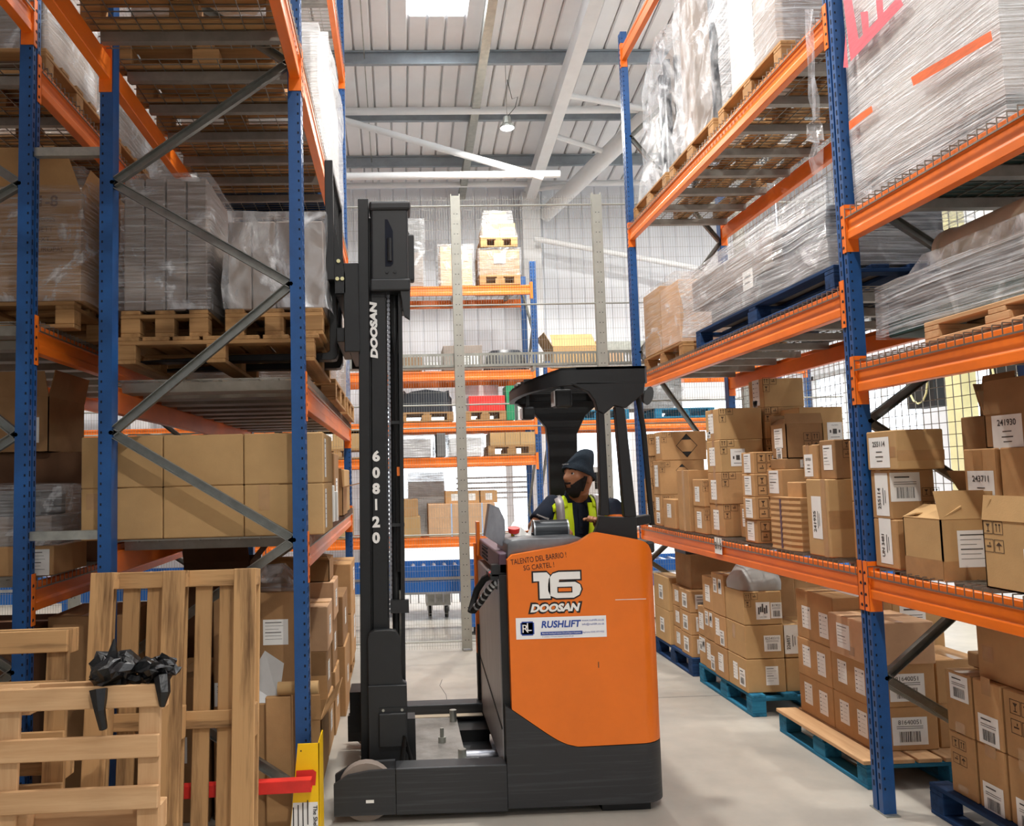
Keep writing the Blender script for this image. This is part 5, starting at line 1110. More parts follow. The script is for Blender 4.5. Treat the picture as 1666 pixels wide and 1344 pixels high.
# ================================================================ the reach truck
TK = thing('reach_truck', 'orange and black reach truck numbered 16 standing across the aisle', 'forklift', (.5, 4.93, 0))
YN, YFR = 4.30, 5.57
def interp(tab, x):
    if x <= tab[0][0]: return tab[0][1]
    for (a, b), (c, d) in zip(tab, tab[1:]):
        if x <= c: return b+(d-b)*(x-a)/(c-a)
    return tab[-1][1]
SEAM = [(.50, .56), (.52, .548), (.58, .505), (.66, .448), (.72, .405), (.77, .372), (.82, .347), (.88, .332), (1.34, .338)]
TOPO = [(.48, 1.275), (.545, 1.275), (.56, 1.305), (.73, 1.33), (.87, 1.35), (.93, 1.368), (.965, 1.39), (.99, 1.405), (1.01, 1.413), (1.04, 1.408), (1.23, 1.37), (1.27, 1.358), (1.30, 1.335), (1.32, 1.30), (1.336, 1.25)]
def plan(x0, xf, r=.13, n=8, ins=0):
    p = [(x, YN+ins) for x in [x0+(1.336-ins-r-x0)*i/26 for i in range(27)]]
    cx = 1.336-ins-r
    p += [(cx+r*math.sin(t*math.pi/2/n), YN+ins+r-r*math.cos(t*math.pi/2/n)) for t in range(1, n+1)]
    p += [(1.336-ins, YN+r+(YFR-YN-2*r)*i/4) for i in range(1, 4)]
    p += [(cx+r*math.cos(t*math.pi/2/n), YFR-ins-r+r*math.sin(t*math.pi/2/n)) for t in range(0, n+1)]
    p += [(x, YFR-ins) for x in [cx+(xf-cx)*i/22 for i in range(1, 23)]]
    return p
body = MB().strip(plan(.548, .485), .05, lambda p: interp(SEAM, p.x)+.004, lambda p: interp(TOPO, p.x) if p.x < 1.2 or p.y < YN+.2 or p.y > YFR-.2 else 1.30).part('body_panel', 'torange', TK, smooth=True)
MB().strip(plan(.515, .485, ins=-.0 if False else 0), .055, lambda p: .045, lambda p: interp(SEAM, p.x)).part('chassis_skirt', 'tblack', TK, smooth=True)
MB().box(.56, YN+.055, .06, 1.28, YFR-.055, .42).part('chassis_base', 'black', TK)
MB().box(1.0, 4.34, .0, 1.25, 4.5, .06).part('rear_guard', 'rubber', TK)
w = MB().tube([(1.05, 4.8, .17), (1.05, 5.07, .17)], .17, 20).part('drive_wheel', 'rubber', TK, smooth=True)
# --- lettering on the side
O = Vector((0, YN, 0))-wloc(body); EX, EZ = (1, 0, 0), (0, 0, 1)
def side(p, name, m, x, z, off, par=None): return p.put(name, m, par or body, O+Vector((x, 0, z)), EX, EZ, off)
def one(g): return [(-.036-g, .066+g), (.034, .066+g), (.05+g, .05), (.05+g, -.066-g), (-.006-g, -.066-g), (-.006-g, .022-g*.6), (-.036-g, .022-g)]
def six(g):
    o_ = [(.082+g, .066+g), (-.03, .066+g), (-.06, .058+g*.8), (-.08-g*.8, .035), (-.086-g, .0), (-.086-g, -.03), (-.074-g*.7, -.054-g*.5), (-.045, -.066-g), (.045, -.066-g), (.074+g*.7, -.052-g*.5), (.086+g, -.024), (.08+g*.8, .0), (.055+g*.3, .014+g), (-.03, .014+g if g else .014), (-.028, .028-g*.4), (.082+g, .028-g)]
    return o_
for g_, nm_, m_, of_ in ((.0085, 'number_outline', 'ink', .002), (0, 'number', 'label', .0035)):
    p_ = PR(); a_ = one(g_); p_.add([(x-.075, y) for x, y in a_], [tuple(range(len(a_)))]); side(p_, nm_, m_, .79, 1.149, of_)
    p_ = PR(); a_ = six(g_); p_.add([(x+.05, y) for x, y in a_], [tuple(range(len(a_)))]); side(p_, nm_, m_, .79, 1.149, of_)
side(PR().rect(.05, -.024, .07, .022), 'number_counter', 'torange', .79, 1.149, .005); side(PR().frame(.05, -.024, .072, .024, .006), 'number_outline', 'ink', .79, 1.149, .0055)
side(PR().text('DOOSAN', 0, 0, w=.268, h=.06, bold=.11, shear=.25), 'maker_name_outline', 'ink', .788, 1.035, .002)
side(PR().text('DOOSAN', 0, 0, w=.248, h=.042, bold=.055, shear=.28), 'maker_name', 'label', .788, 1.035, .0035)
st = side(PR().rect(0, 0, .467, .108), 'hire_sticker', 'signwhite', .815, .934, .002)
c = PR(); c.rect(-.175, .0, .058, .07); c.rect(-.175, 0, .07, .058); c.rect(.0, -.028, .215, .017); c.text('RUSHLIFT', .0, .018, w=.2, h=.036, bold=.03, shear=.15)
c.text('www.rushlift.co.uk', .165, .033, w=.115); c.text('info@rushlift.co.uk', .165, .012, w=.115); c.text('telephone 0345 0771922', .16, -.028, w=.12); c.text('A subsidiary of Doosan Industrial Vehicle UK Ltd', -.02, -.045, w=.16)
side(c, 'sticker_print', 'signblue', .815, .934, .0035)
c = PR(); c.text('R', -.185, .0, h=.04); c.text('L', -.165, .008, h=.04); c.text('Materials Handling & Aviation Ground Support Equipment', .0, -.028, w=.2, h=.009, bold=.01)
side(c, 'sticker_reverse_print', 'signwhite', .815, .934, .005)
c = PR(); c.text('TALENTO DEL BARRIO !', 0, 0, w=.29, h=.028, rot=.11); c.text('SG CARTEL !', .0, -.04, w=.16, h=.026, rot=.09); side(c, 'marker_scrawl', 'ink', .71, 1.287, .002)
for x, z, a, b_ in ((1.26, .84, .05, .008), (1.29, .846, .03, .006), (1.25, .95, .01, .012), (1.25, .98, .006, .006), (1.22, .6, .02, .004), (1.26, .62, .03, .004), (1.0, .74, .005, .03), (1.24, .9, .006, .008)): side(PR().rect(0, 0, a, b_), 'scuff_mark', 'card4', x if x < 1.19 else 1.19, z, .0015) if x < 1.2 else None
c = PR().rect(0, 0, .16, .003); side(c, 'scratch', 'label', 1.18, 1.065, .0015)
# --- support arms with load wheels
for yo, sg in ((YN, 1), (YFR, -1)):
    def Y(a): return yo+sg*a
    def pr(poly, a, b_, nm, m, par=TK, **k): return MB().prism(poly, 1, min(Y(a), Y(b_)), max(Y(a), Y(b_))).part(nm, m, par, **k)
    prof = [(-.36, .04), (-.36, .195), (-.29, .236), (-.18, .254), (-.051, .258), (-.051, .04)]
    ar = pr([(-.05, .035), (-.05, .262), (.514, .262), (.514, .03)], 0, .125, 'support_arm', 'tblack', bevel=.006)
    pr(prof, 0, .022, 'outer_cheek', 'tblack', ar); pr([(x, z+.012) for x, z in prof], .1, .125, 'inner_cheek', 'tblack', ar)
    wh = MB().tube([(-.2, Y(.03), .142), (-.2, Y(.095), .142)], .142, 28).part('load_wheel', 'pinkish', ar, smooth=True)
    MB().tube([(-.2, Y(.026), .06), (-.2, Y(.03), .06)], .02, 10).part('wheel_hub', 'rubber', wh)
    MB().box(-.1, min(Y(.03), Y(.1)), .225, -.0, max(Y(.03), Y(.1)), .232).part('wiper', 'steel2', ar)
    MB().box(-.2, min(Y(-.0012), Y(.001)), .1, -.16, max(Y(-.0012), Y(.001)), .115).part('paint_chip', 'label', ar)
# --- battery bay: deck plate, bolts, front panel
dk = MB().box(-.09, 4.43, .17, .33, 5.44, .2).part('deck_plate', mat('dirty grey plate', '8f8a84', .55, .2, .3, 5, bump=.1, hex2='6a655f'), TK)
for x, y in ((.305, 5.29), (.215, 4.89), (.305, 4.54)):
    q = MB().tube([(x, y, .2), (x, y, .2+(.07 if y != 4.89 else .03))], .022, 12).part('bolt', 'galv', dk, smooth=True)
    if y == 4.89: MB().tube([(x, y, .23), (x, y, .28)], .011, 8).part('bolt_shank', 'galv', q)
MB().box(.27, 4.46, .2, .4, 4.6, .203).part('white_patch', 'label', dk); MB().box(-.05, 5.38, .2, .5, 5.44, .205).part('sawdust', 'kraft', dk)
MB().box(.33, 4.43, .06, .52, 5.44, .1).part('bay_floor', 'black', TK); MB().tube([(.3, 4.78, .15), (.53, 4.78, .15)], .035, 12).part('reach_cylinder', 'steel', TK, smooth=True)
MB().box(.33, 5.2, .1, .52, 5.44, .17).part('bay_block', 'black', TK)
bt = MB().box(.505, 4.37, .2, .555, 5.51, 1.17).part('battery_front', 'panelgrey', TK, bevel=.01)
MB().bar((.503, 4.37, .42), (.503, 5.51, .55), .012, .004, (1, 0, 0)).part('cable_line', 'rubber', bt)
MB().box(.51, 4.35, .1, .56, 4.372, 1.2).part('corner_post', 'black', bt); MB().box(.49, 5.5, .3, .53, 5.53, .75).part('far_corner', 'black', bt)
MB().box(.47, 4.4, 1.17, .56, 4.62, 1.2).box(.5, 4.42, 1.12, .55, 4.5, 1.17).part('latch', 'black2', TK)
vb = MB().box(.515, 4.4, 1.2, .62, 5.48, 1.31).part('vent_box', 'plum', TK, bevel=.008)
for i in range(4): MB().box(.511, 4.95, 1.215+i*.022, .517, 5.25, 1.225+i*.022).part('louvre', 'slot', vb)
MB().box(.5, 5.44, 1.2, .52, 5.53, 1.42).part('far_cowl', 'torange', TK)
h1 = [pt(u, v, 1, y) for u, v, y in ((820, 932, 4.45), (803, 934, 4.5), (788, 942, 4.55), (776, 960, 4.6), (769, 985, 4.6), (766, 996, 4.58))]
MB().tube(h1, .019, 9).part('battery_cable', 'rubber', TK, smooth=True)
h2 = [pt(u, v, 1, y) for u, v, y in ((820, 945, 4.4), (806, 948, 4.42), (795, 960, 4.44), (783, 978, 4.5), (770, 994, 4.56))]
q = MB().tube(h2, .018, 9).part('battery_cable', 'rubber', TK, smooth=True)
cl = MB()
for i in range(9):
    t = i/9*(len(h2)-1); j = int(t); p_ = h2[j].lerp(h2[min(j+1, len(h2)-1)], t-j); d_ = (h2[min(j+1, len(h2)-1)]-h2[j]).normalized(); cl.tube([p_-d_*.006, p_+d_*.006], .0205, 9)
cl.part('spiral_wrap', 'steel2', q)
MB().box(*[min(a, b_) for a, b_ in zip(pt(800, 946, 1, 4.42), pt(824, 922, 1, 4.42))][:1], 4.40, 1.19, .56, 4.46, 1.25).part('connector_block', 'black2', TK)
p_ = pt(797, 936, 1, 4.5); MB().tube([p_, p_+Vector((.022, -.01, .004))], .0205, 9).part('red_sleeve', 'red', q)
# --- dash, hood and shield in front of the driver
MB().prism([(.555, 1.29), (.558, 1.36), (.58, 1.378), (.62, 1.384), (.92, 1.388), (.955, 1.38), (.90, 1.335), (.75, 1.315), (.6, 1.29)], 1, 4.352, 4.8).part('dash_hood', mat('worn dash metal', '7a7d80', .35, .5, .2, 4), TK, smooth=True, bevel=.006)
MB().box(.62, 4.8, 1.2, .8, 5.4, 1.34).part('console', 'black2', TK, bevel=.02)
c0, c1 = pt(866, 862, 1, 4.62), pt(924, 860, 1, 4.62); zc_ = c0.z
dr = MB().rings([[(x, 4.62+r*math.cos(t*math.pi/12)*.9, zc_+r*math.sin(t*math.pi/12)*.85) for t in range(24)] for x, r in ((c0.x, .055), (c0.x+.004, .062), (c1.x-.004, .062), (c1.x, .055))]).part('hand_rest', mat('dark polished cover', '4a4d50', .25, .6, .1, 4), TK, smooth=True)
for x in (c0.x+.002, c1.x-.01): MB().rings([[(x+d, 4.62+.064*math.cos(t*math.pi/12)*.9, zc_+.064*math.sin(t*math.pi/12)*.85) for t in range(24)] for d in (0, .008)], cap=False).part('rim', 'steel2', dr, smooth=True)
MB().box(c0.x, 4.58, 1.36, c1.x, 4.66, zc_-.02).part('hand_rest_base', 'black2', TK)
q = MB(); pl = [pt(u, v, 1, 4.55) for u, v in ((797, 820), (812, 826), (821, 846), (822, 868), (819, 890), (790, 872))]; n_ = len(pl)
q.add([(p.x, 4.55, p.z) for p in pl]+[(p.x-.006, 4.62, p.z) for p in pl], [tuple(range(n_)), tuple(range(2*n_-1, n_-1, -1))]+[(i, (i+1) % n_, n_+(i+1) % n_, n_+i) for i in range(n_)])
sp = q.part('shield_plate', 'steel', TK)
bs = pt(836, 872, 1, 4.6); q = MB().tube([bs, bs+Vector((0, 0, .03))], .016, 12).part('stop_button_base', 'yellow', TK); MB().tube([bs+Vector((0, -.006, .02)), bs+Vector((0, -.012, .045))], [.03, .033], 14).part('stop_button', 'red', q, smooth=True)
b = MB(); vs = [pt(u, v, 1, y) for u, v, y in ((828, 862, 4.6), (836, 848, 4.68), (848, 858, 4.6), (858, 868, 4.62), (866, 850, 4.68), (864, 872, 4.56), (845, 880, 4.55))]
b.add(vs, [(0, 1, 2), (0, 2, 6), (2, 3, 6), (3, 5, 6), (3, 4, 5)]); b.part('paper_slip', 'label', TK)
# --- mast
def T(x, z): return x+(z-.2)*.0127
def mbox(x0, y0, z0, x1, y1, z1, mb=None):
    m_ = mb or MB(); m_.add([(T(x0, z0), y0, z0), (T(x1, z0), y0, z0), (T(x1, z0), y1, z0), (T(x0, z0), y1, z0), (T(x0, z1), y0, z1), (T(x1, z1), y0, z1), (T(x1, z1), y1, z1), (T(x0, z1), y1, z1)],
           [(0, 3, 2, 1), (4, 5, 6, 7), (0, 1, 5, 4), (1, 2, 6, 5), (2, 3, 7, 6), (3, 0, 4, 7)]); return m_
for near in (True, False):
    ya, yb_, yc = (4.60, 4.72, 4.64) if near else (5.27, 5.15, 5.23)
    lo, hi = min(ya, yb_), max(ya, yb_)
    m_ = mbox(-.237, lo, .12, -.178, hi, 3.30); mbox(-.167, lo+(.01 if near else 0), .12, -.085, hi-(0 if near else .01), 3.2, m_); mbox(-.2, min(yc, yb_), .12, -.1, max(yc, yb_), 3.2, m_)
    rail = m_.part('mast_rail', 'black', TK, bevel=.003, seg=1)
    if near: NR = rail
    mbox(-.014, min(ya+.03, yb_+.03) if near else 5.17, .2, .008, max(ya+.03, yb_) if near else 5.24, 2.82).part('inner_mast_rail', 'black', TK)
    ch = MB(); z = .95
    yl_ = 4.675 if near else 5.195
    while z < 2.8: ch.box(T(-.078, z), yl_-.008, z, T(-.062, z), yl_+.008, z+.016); ch.box(T(-.074, z), yl_-.004, z+.014, T(-.066, z), yl_+.004, z+.026); z += .026
    tag(ch.part('lift_chain', 'steel', TK), kind='stuff')
    y_ = 4.70 if near else 5.17
    MB().tube([(T(-.038, .8), y_, .8), (T(-.038, 2.8), y_, 2.8)], .024, 12).part('lift_cylinder', 'black2', TK, smooth=True)
    MB().tube([(T(-.012, .7), y_-.05, .7), (T(-.012, 1.1), y_-.05, 1.1)], .014, 8).part('hydraulic_pipe', 'galv', TK, smooth=True)
    if near:
        MB().tube([(T(-.05, 2.75), 4.66, 2.75), (T(-.05, 2.55), 4.655, 2.55), (T(-.035, 2.4), 4.655, 2.4), (T(-.03, 1.2), 4.655, 1.2)], .009, 7).part('hydraulic_hose', 'rubber', TK, smooth=True)
        MB().tube([(T(-.01, 2.75), 4.66, 2.75), (T(-.01, 2.55), 4.655, 2.55), (T(-.028, 2.42), 4.655, 2.4), (T(-.018, 1.2), 4.655, 1.2)], .009, 7).part('hydraulic_hose', 'rubber', TK, smooth=True)
        for z in (.98, 1.45, 2.02): MB().box(T(-.06, z), 4.64, z, T(.01, z), 4.7, z+.018).part('hose_clip', 'black2', TK)
        MB().box(T(-.03, 1.73), 4.643, 1.73, T(-.01, 1.73), 4.646, 1.78).part('orange_tag', 'torange', TK)
        MB().box(T(-.07, .98), 4.62, .98, T(.03, .98), 4.66, 1.05).part('pipe_bracket', 'black2', TK)
    # top cover
    y0_, y1_ = (4.575, 4.74) if near else (5.13, 5.295)
    cv_ = mbox(-.165, y0_, 2.82, .045, y1_, 3.25).part('mast_cover', 'black2', TK, bevel=.012)
    mbox(-.175, y0_-.012 if near else y0_, 3.22, .06, y1_ if near else y1_+.012, 3.275).part('cover_cap', 'black2', cv_, bevel=.015)
    mbox(-.17, y0_-.012 if near else y0_, 2.76, .055, y1_ if near else y1_+.012, 2.83).part('cover_ledge', 'black2', cv_, bevel=.01)
    if near:
        q = MB(); w_ = [(T(-.085, 2.9), 2.9), (T(-.055, 2.9), 2.9), (T(-.04, 2.92), 2.915), (T(-.04, 3.1), 3.1), (T(-.07, 3.17), 3.17), (T(-.085, 3.17), 3.17)]
        q.prism(w_, 1, y0_-.0015, y0_+.002).part('inspection_slot', 'slot', cv_)
        MB().tube([(T(-.06, 2.93), y0_-.004, 2.93), (T(-.06, 3.06), y0_-.004, 3.06)], .014, 8).part('slot_cylinder', 'black2', cv_, smooth=True)
        for x in (-.075, -.03): MB().tube([(T(x, 2.87), y0_, 2.87), (T(x, 2.87), y0_-.006, 2.87)], .01, 8).part('bolt', 'black', cv_)
        q = MB().prism([(T(.0, 2.7), 2.76), (T(.055, 2.7), 2.76), (T(.05, 2.6), 2.6), (T(.02, 2.6), 2.62)], 1, y0_, y0_+.04).part('cover_skirt', 'black2', cv_)
    else: mbox(.045, 5.13, 2.95, .09, 5.2, 3.25).part('cover_wing', 'black2', cv_, bevel=.01)
for z in (.3, 1.5, 2.6): mbox(-.16, 4.72, z, -.12, 5.15, z+.12).part('cross_member', 'black', TK)
mbox(-.1, 4.74, 3.12, -.04, 5.13, 3.2).part('cross_member', 'black', TK)
# base covers of the mast
q = MB().prism([(-.19, .2), (.018, .2), (.018, .62), (-.005, .635), (-.012, .86), (-.035, .9), (-.07, .905), (-.15, .905), (-.18, .89), (-.19, .86)], 1, 4.55, 4.6).part('mast_base_cover', 'black2', TK, bevel=.006)
MB().box(-.19, 4.535, .2, .018, 4.55, .615).part('lower_cover', 'black2', q, bevel=.003, seg=1)
MB().box(-.135, 4.51, .3, .012, 4.535, .475).part('junction_cover', 'black2', q, bevel=.006)
MB().box(-.13, 4.53, .475, .008, 4.536, .5).part('cover_flange', 'black2', q)
for x in (-.11, -.01): MB().tube([(x, 4.53, .488), (x, 4.524, .488)], .008, 6).part('bolt', 'galv', q)
MB().box(.0, 4.6, .2, .06, 4.72, .42).part('mast_roller_box', 'black', TK); MB().tube([(.03, 4.56, .22), (.0, 4.5, .35), (-.02, 4.5, .2)], .014, 8).part('hydraulic_hose', 'rubber', TK, smooth=True)
MB().box(-.33, 5.2, .18, -.24, 5.42, .42).part('far_mast_foot', 'black', TK)
# lettering on the mast
c = PR(); a = pt(608, 537, 1, 4.608); d0, d1 = pt(608, 582, 1, 4.608), pt(608, 492, 1, 4.608)
PR().text('DOOSAN', 0, 0, w=d1.z-d0.z, h=.042, bold=.06, shear=.2, rot=math.pi/2).put('maker_name', 'label', NR, a-wloc(NR), EX, EZ, .003)
c = PR(); zz = [pt(612, v, 1, 4.608) for v in (742, 769, 795, 821, 849, 875)]
for ch_, p_ in zip('608120', zz): PR().text(ch_, 0, 0, h=.062, w=.042 if ch_ != '1' else .012, bold=.05).put('serial_digit', 'label', NR, p_-wloc(NR), EX, EZ, .003)
# --- carriage, backrest and forks
cg = MB().box(-.262, 4.6, 2.43, -.21, 5.27, 2.52).box(-.262, 4.6, 2.78, -.21, 5.27, 2.9).box(-.285, 4.56, 2.42, -.2, 4.6, 2.92).box(-.285, 5.27, 2.42, -.2, 5.31, 2.92).part('fork_carriage', 'black', TK, bevel=.004, seg=1)
MB().box(-.33, 4.58, 2.48, -.27, 5.29, 2.56).box(-.33, 4.58, 2.74, -.27, 5.29, 2.82).part('side_shift', 'black', TK, bevel=.004, seg=1)
for z in (2.6, 2.66, 2.7): MB().tube([(-.27, 4.6, z), (-.25, 4.66, z-.02), (-.27, 4.72, z-.05)], .012, 7).part('hydraulic_hose', 'rubber', cg, smooth=True)
bk = MB().box(-.378, 4.53, 2.82, -.332, 4.56, 3.5).box(-.378, 5.30, 2.82, -.332, 5.33, 3.5).box(-.376, 4.56, 3.46, -.334, 5.30, 3.5).box(-.376, 4.56, 2.84, -.334, 5.30, 2.88).part('load_backrest', 'black', TK, bevel=.003, seg=1)
for i in range(7): MB().box(-.36, 4.65+i*.09, 2.88, -.35, 4.66+i*.09, 3.46).part('backrest_bar', 'black', bk)
for y in (4.56, 5.29): MB().prism([(-.332, 2.75), (-.275, 2.75), (-.275, 2.86), (-.332, 3.15)], 1, y, y+.012).part('gusset', 'black', bk)
for x, z in ((-.31, 2.93), (-.318, 2.83), (-.29, 2.83)): MB().tube([(x, 4.558, z), (x, 4.55, z)], .011, 8).part('bolt', 'cream', bk)
for y in (4.70, 5.07):
    MB().prism([(-1.45, 2.403), (-1.45, 2.412), (-.9, 2.436), (-.39, 2.44), (-.378, 2.452), (-.372, 2.86), (-.335, 2.86), (-.332, 2.43), (-.345, 2.402), (-.37, 2.398)], 1, y, y+.1).part('fork', 'black', TK, bevel=.003, seg=1)
# --- overhead guard
def gp(u, v, y=4.42): q_ = pt(u, v, 1, y); return (q_.x, q_.z)
hoop = [(1.36, 4.44), (1.345, 4.42), (1.25, 4.42), (1.1, 4.42), (.97, 4.42), (.89, 4.425), (.82, 4.45), (.76, 4.51), (.715, 4.62), (.695, 4.78), (.69, 4.95), (.695, 5.1), (.715, 5.26), (.76, 5.37), (.82, 5.44), (.89, 5.475), (.97, 5.48), (1.1, 5.48), (1.25, 5.48), (1.345, 5.48), (1.36, 5.46)]
og = MB().strip(hoop[::-1], .035, lambda p: 2.20-.03*max(0, min(1, (.95-p.x)/.25)), lambda p: 2.292-.06*max(0, min(1, (.9-p.x)/.2)), closed=True).part('overhead_guard', 'black', TK, smooth=True)
MB().strip(hoop[::-1], .11, lambda p: 2.278-.06*max(0, min(1, (.9-p.x)/.2)), lambda p: 2.292-.06*max(0, min(1, (.9-p.x)/.2)), closed=True).part('guard_rim', 'black', og)
for y in (4.6, 4.72, 4.84, 4.96, 5.08, 5.2, 5.32): MB().box(.73 if 4.6 < y < 5.3 else .8, y-.012, 2.235, 1.35, y+.012, 2.265).part('guard_bar', 'black', og)
def gpoly(pts_, nm, y0=4.42, y1=4.47): return MB().prism([gp(*p) for p in pts_], 1, y0, y1).part(nm, 'black', og, bevel=.004, seg=1)
gpoly([(925, 622), (1050, 622), (1048, 640), (1018, 664), (1000, 660), (990, 668), (983, 674), (972, 668), (968, 652), (958, 638), (940, 630)], 'pillar_head')
gpoly([(972.5, 669), (983.5, 674.5), (992, 839), (976, 839), (977, 815)], 'front_pillar')
gpoly([(1000.5, 661), (1017, 665), (1036, 841), (1016, 841)], 'rear_pillar')
gpoly([(976, 840), (1036, 842), (1038, 886), (966, 871), (972, 856)], 'pillar_foot')
MB().tube([pt(1034, 622, 1, 4.52), pt(1047, 700, 1, 4.52), pt(1056, 800, 1, 4.52), pt(1061, 854, 1, 4.52)], .015, 8).part('guard_rod', 'black', og, smooth=True)
gpoly([(1032, 842), (1062, 838), (1063, 852), (1034, 858)], 'rod_foot', 4.46, 4.54)
MB().prism([(.985, 1.33), (1.16, 1.33), (1.175, 1.8), (1.18, 1.98), (1.24, 2.1), (1.36, 2.2), (.76, 2.2), (.90, 2.12), (.975, 2.03), (.99, 1.9)], 1, 5.42, 5.48).part('far_pillar', 'black', og, bevel=.004, seg=1)
for (u, v, y, s) in ((915, 649, 4.6, 1.0), (859, 673, 5.25, .8)):
    p_ = pt(u, v, 1, y); q = MB().box(p_.x-.05*s, y-.05, p_.z-.05*s, p_.x+.045*s, y+.05, p_.z+.05*s).part('work_lamp', 'black2', og, bevel=.012); MB().box(p_.x-.056*s, y-.042, p_.z-.042*s, p_.x-.049*s, y+.042, p_.z+.042*s).part('lamp_lens', 'lens', q)
    MB().box(p_.x-.01, y-.01, p_.z+.04*s, p_.x+.01, y+.01, 2.24).part('lamp_bracket', 'black2', q)
p_ = pt(1037, 640, 1, 4.7); MB().tube([p_, p_+Vector((.05, -.05, -.02))], [.03, .055], 12).part('speaker_horn', 'black2', og)
MB().box(1.2, 4.36, 1.28, 1.3, 5.5, 1.345).part('rear_shelf', 'black2', TK, bevel=.01)
MB().box(1.3, 4.38, 1.29, 1.345, 4.75, 1.35).part('rear_bumper_pad', 'black2', TK, bevel=.012)
st_ = MB().box(.84, 4.85, .88, 1.19, 5.3, .98).part('seat_cushion', 'rubber', TK, bevel=.03); MB().box(.86, 5.24, .9, 1.19, 5.34, 1.46).part('seat_back', 'rubber', TK, bevel=.03)
MB().box(.8, 4.42, .42, 1.2, 5.3, .45).part('foot_floor', 'rubber', TK); MB().box(.86, 4.95, .45, 1.16, 5.28, .88).part('seat_base', 'black2', TK)
# small light items on the lower rear

# ================================================================ the driver
PN = thing('person', 'driver in navy polo, hi-vis vest and dark beanie, looking up at the raised forks', 'person', (1.06, 5.08, .98))
HC = pt(941, 776, 1, 4.98); HR = Matrix.Rotation(math.radians(-56), 3, 'Z') @ Matrix.Rotation(math.radians(-9), 3, 'X')
def gs(a, b, sa, sb): return math.exp(-(a/sa)**2-(b/sb)**2)
def headr(az, el):
    """radius of the head in direction az (0 = nose), el (degrees)"""
    a, e = math.radians(az), math.radians(el); x = math.sin(a)*math.cos(e); y = -math.cos(a)*math.cos(e); z = math.sin(e)
    r = 1/math.sqrt((x/.076)**2+(y/.096)**2+(z/(.118 if z > 0 else .122))**2)
    if z < 0: r *= 1-.10*min(1, -z*1.2)*(abs(x)**1.2)
    f = max(0, math.cos(a))
    r += .029*gs(az, el+14, 8, 10)*f + .016*gs(az, el-2, 7, 14)*f + .006*gs(az, el-17, 40, 7)*f
    r -= .010*gs(abs(az)-21, el-6, 10, 7) ; r += .010*gs(az, el+33, 15, 4)*f + .009*gs(az, el+58, 22, 14)*f - .004*gs(az, el+25, 14, 4)*f
    r += .005*gs(abs(az)-38, el+8, 14, 10)
    return r
def hdir(az, el):
    a, e = math.radians(az), math.radians(el); return Vector((math.sin(a)*math.cos(e), -math.cos(a)*math.cos(e), math.sin(e)))
def hp(az, el, off=0): return HC + HR @ (hdir(az, el)*(headr(az, el)+off))
bd = MB()
NA, NE = 48, 36
bd.rings([[hp(-180+360*k/NA, -88+176*i/NE) for k in range(NA)] for i in range(NE+1)])
for s in (-1, 1):                       # ears
    c = HC + HR @ Vector((s*.076, .012, -.008)); rg = []
    for i in range(7):
        t = i/6*math.pi; rg.append([c + HR @ Vector((s*.012*math.sin(t)*math.cos(q), .02*math.sin(t)*math.sin(q), -.032*math.cos(t))) for q in [2*math.pi*k/10 for k in range(10)]])
    bd.rings(rg)
SH = Vector((1.075, 5.06, 1.535))        # middle of the shoulders
nk = HC + HR @ Vector((0, .02, -.07))
bd.tube([nk, nk.lerp(SH, .55)+Vector((0, .0, 0)), SH+Vector((0, .0, -.02))], [.058, .06, .075], 18)
def se(c, rx, ry, z, n=28, e=.75): return [(c[0]+math.copysign(abs(math.cos(t))**e, math.cos(t))*rx, c[1]+math.copysign(abs(math.sin(t))**e, math.sin(t))*ry, z) for t in [2*math.pi*k/n for k in range(n)]]
TOR = [(.0, .155, .12, .98), (.0, .16, .125, 1.08), (.0, .155, .12, 1.2), (.005, .168, .122, 1.32), (.01, .182, .12, 1.42), (.01, .185, .108, 1.48), (.01, .165, .088, 1.53), (.01, .1, .07, 1.565)]
def torso(off=0., lo=0, dz=0): return [se((1.068+dx, 5.07), rx+off, ry+off, z+dz*(i == len(TOR)-1)) for i, (dx, rx, ry, z) in enumerate(TOR)][lo:]
bd.rings(torso())
rS = pt(903, 818, 1, 5.05); rE = pt(869, 850, 1, 4.95); rW = pt(897, 858, 1, 4.72); rH = pt(915, 862, 1, 4.66)
rE.z -= .03
lS = pt(995, 820, 1, 5.05); lE = Vector((1.34-.09, 4.98, 1.30)); lW = pt(972, 851, 1, 4.70); 
lE = Vector((1.275, 4.98, 1.30))
for a, b_, c_ in ((rS, rE, rW), (lS, lE, lW)):
    bd.tube([a, a.lerp(b_, .5), b_, b_.lerp(c_, .35), c_], [.056, .05, .041, .042, .028], 14)
def hand(w, d, up, th):
    """palm and five bent fingers; d = pointing direction, up = back of the hand, th = side of the thumb"""
    d = d.normalized(); sd = d.cross(up).normalized()*th; up = up.normalized()
    palm = [w, w+d*.03, w+d*.06, w+d*.085]; rg = []
    for p_, a, b_ in zip(palm, (.026, .036, .042, .04), (.017, .016, .014, .011)): rg.append([p_+sd*math.cos(t)*a+up*math.sin(t)*b_ for t in [2*math.pi*k/12 for k in range(12)]])
    bd.rings(rg)
    for i, (o, ln) in enumerate(((.03, .066), (.01, .075), (-.011, .069), (-.031, .054))):
        b0 = w+d*.078+sd*o; k1 = b0+d*ln*.45-up*.006; k2 = k1+d*ln*.28-up*ln*.26; k3 = k2+d*ln*.04-up*ln*.28
        bd.tube([b0, k1, k2, k3], [.0098, .009, .0085, .007], 8)
    t0 = w+d*.022+sd*.03; bd.tube([t0, t0+sd*.028+d*.022-up*.006, t0+sd*.034+d*.048-up*.018, t0+sd*.03+d*.066-up*.03], [.012, .0105, .0095, .0078], 8)
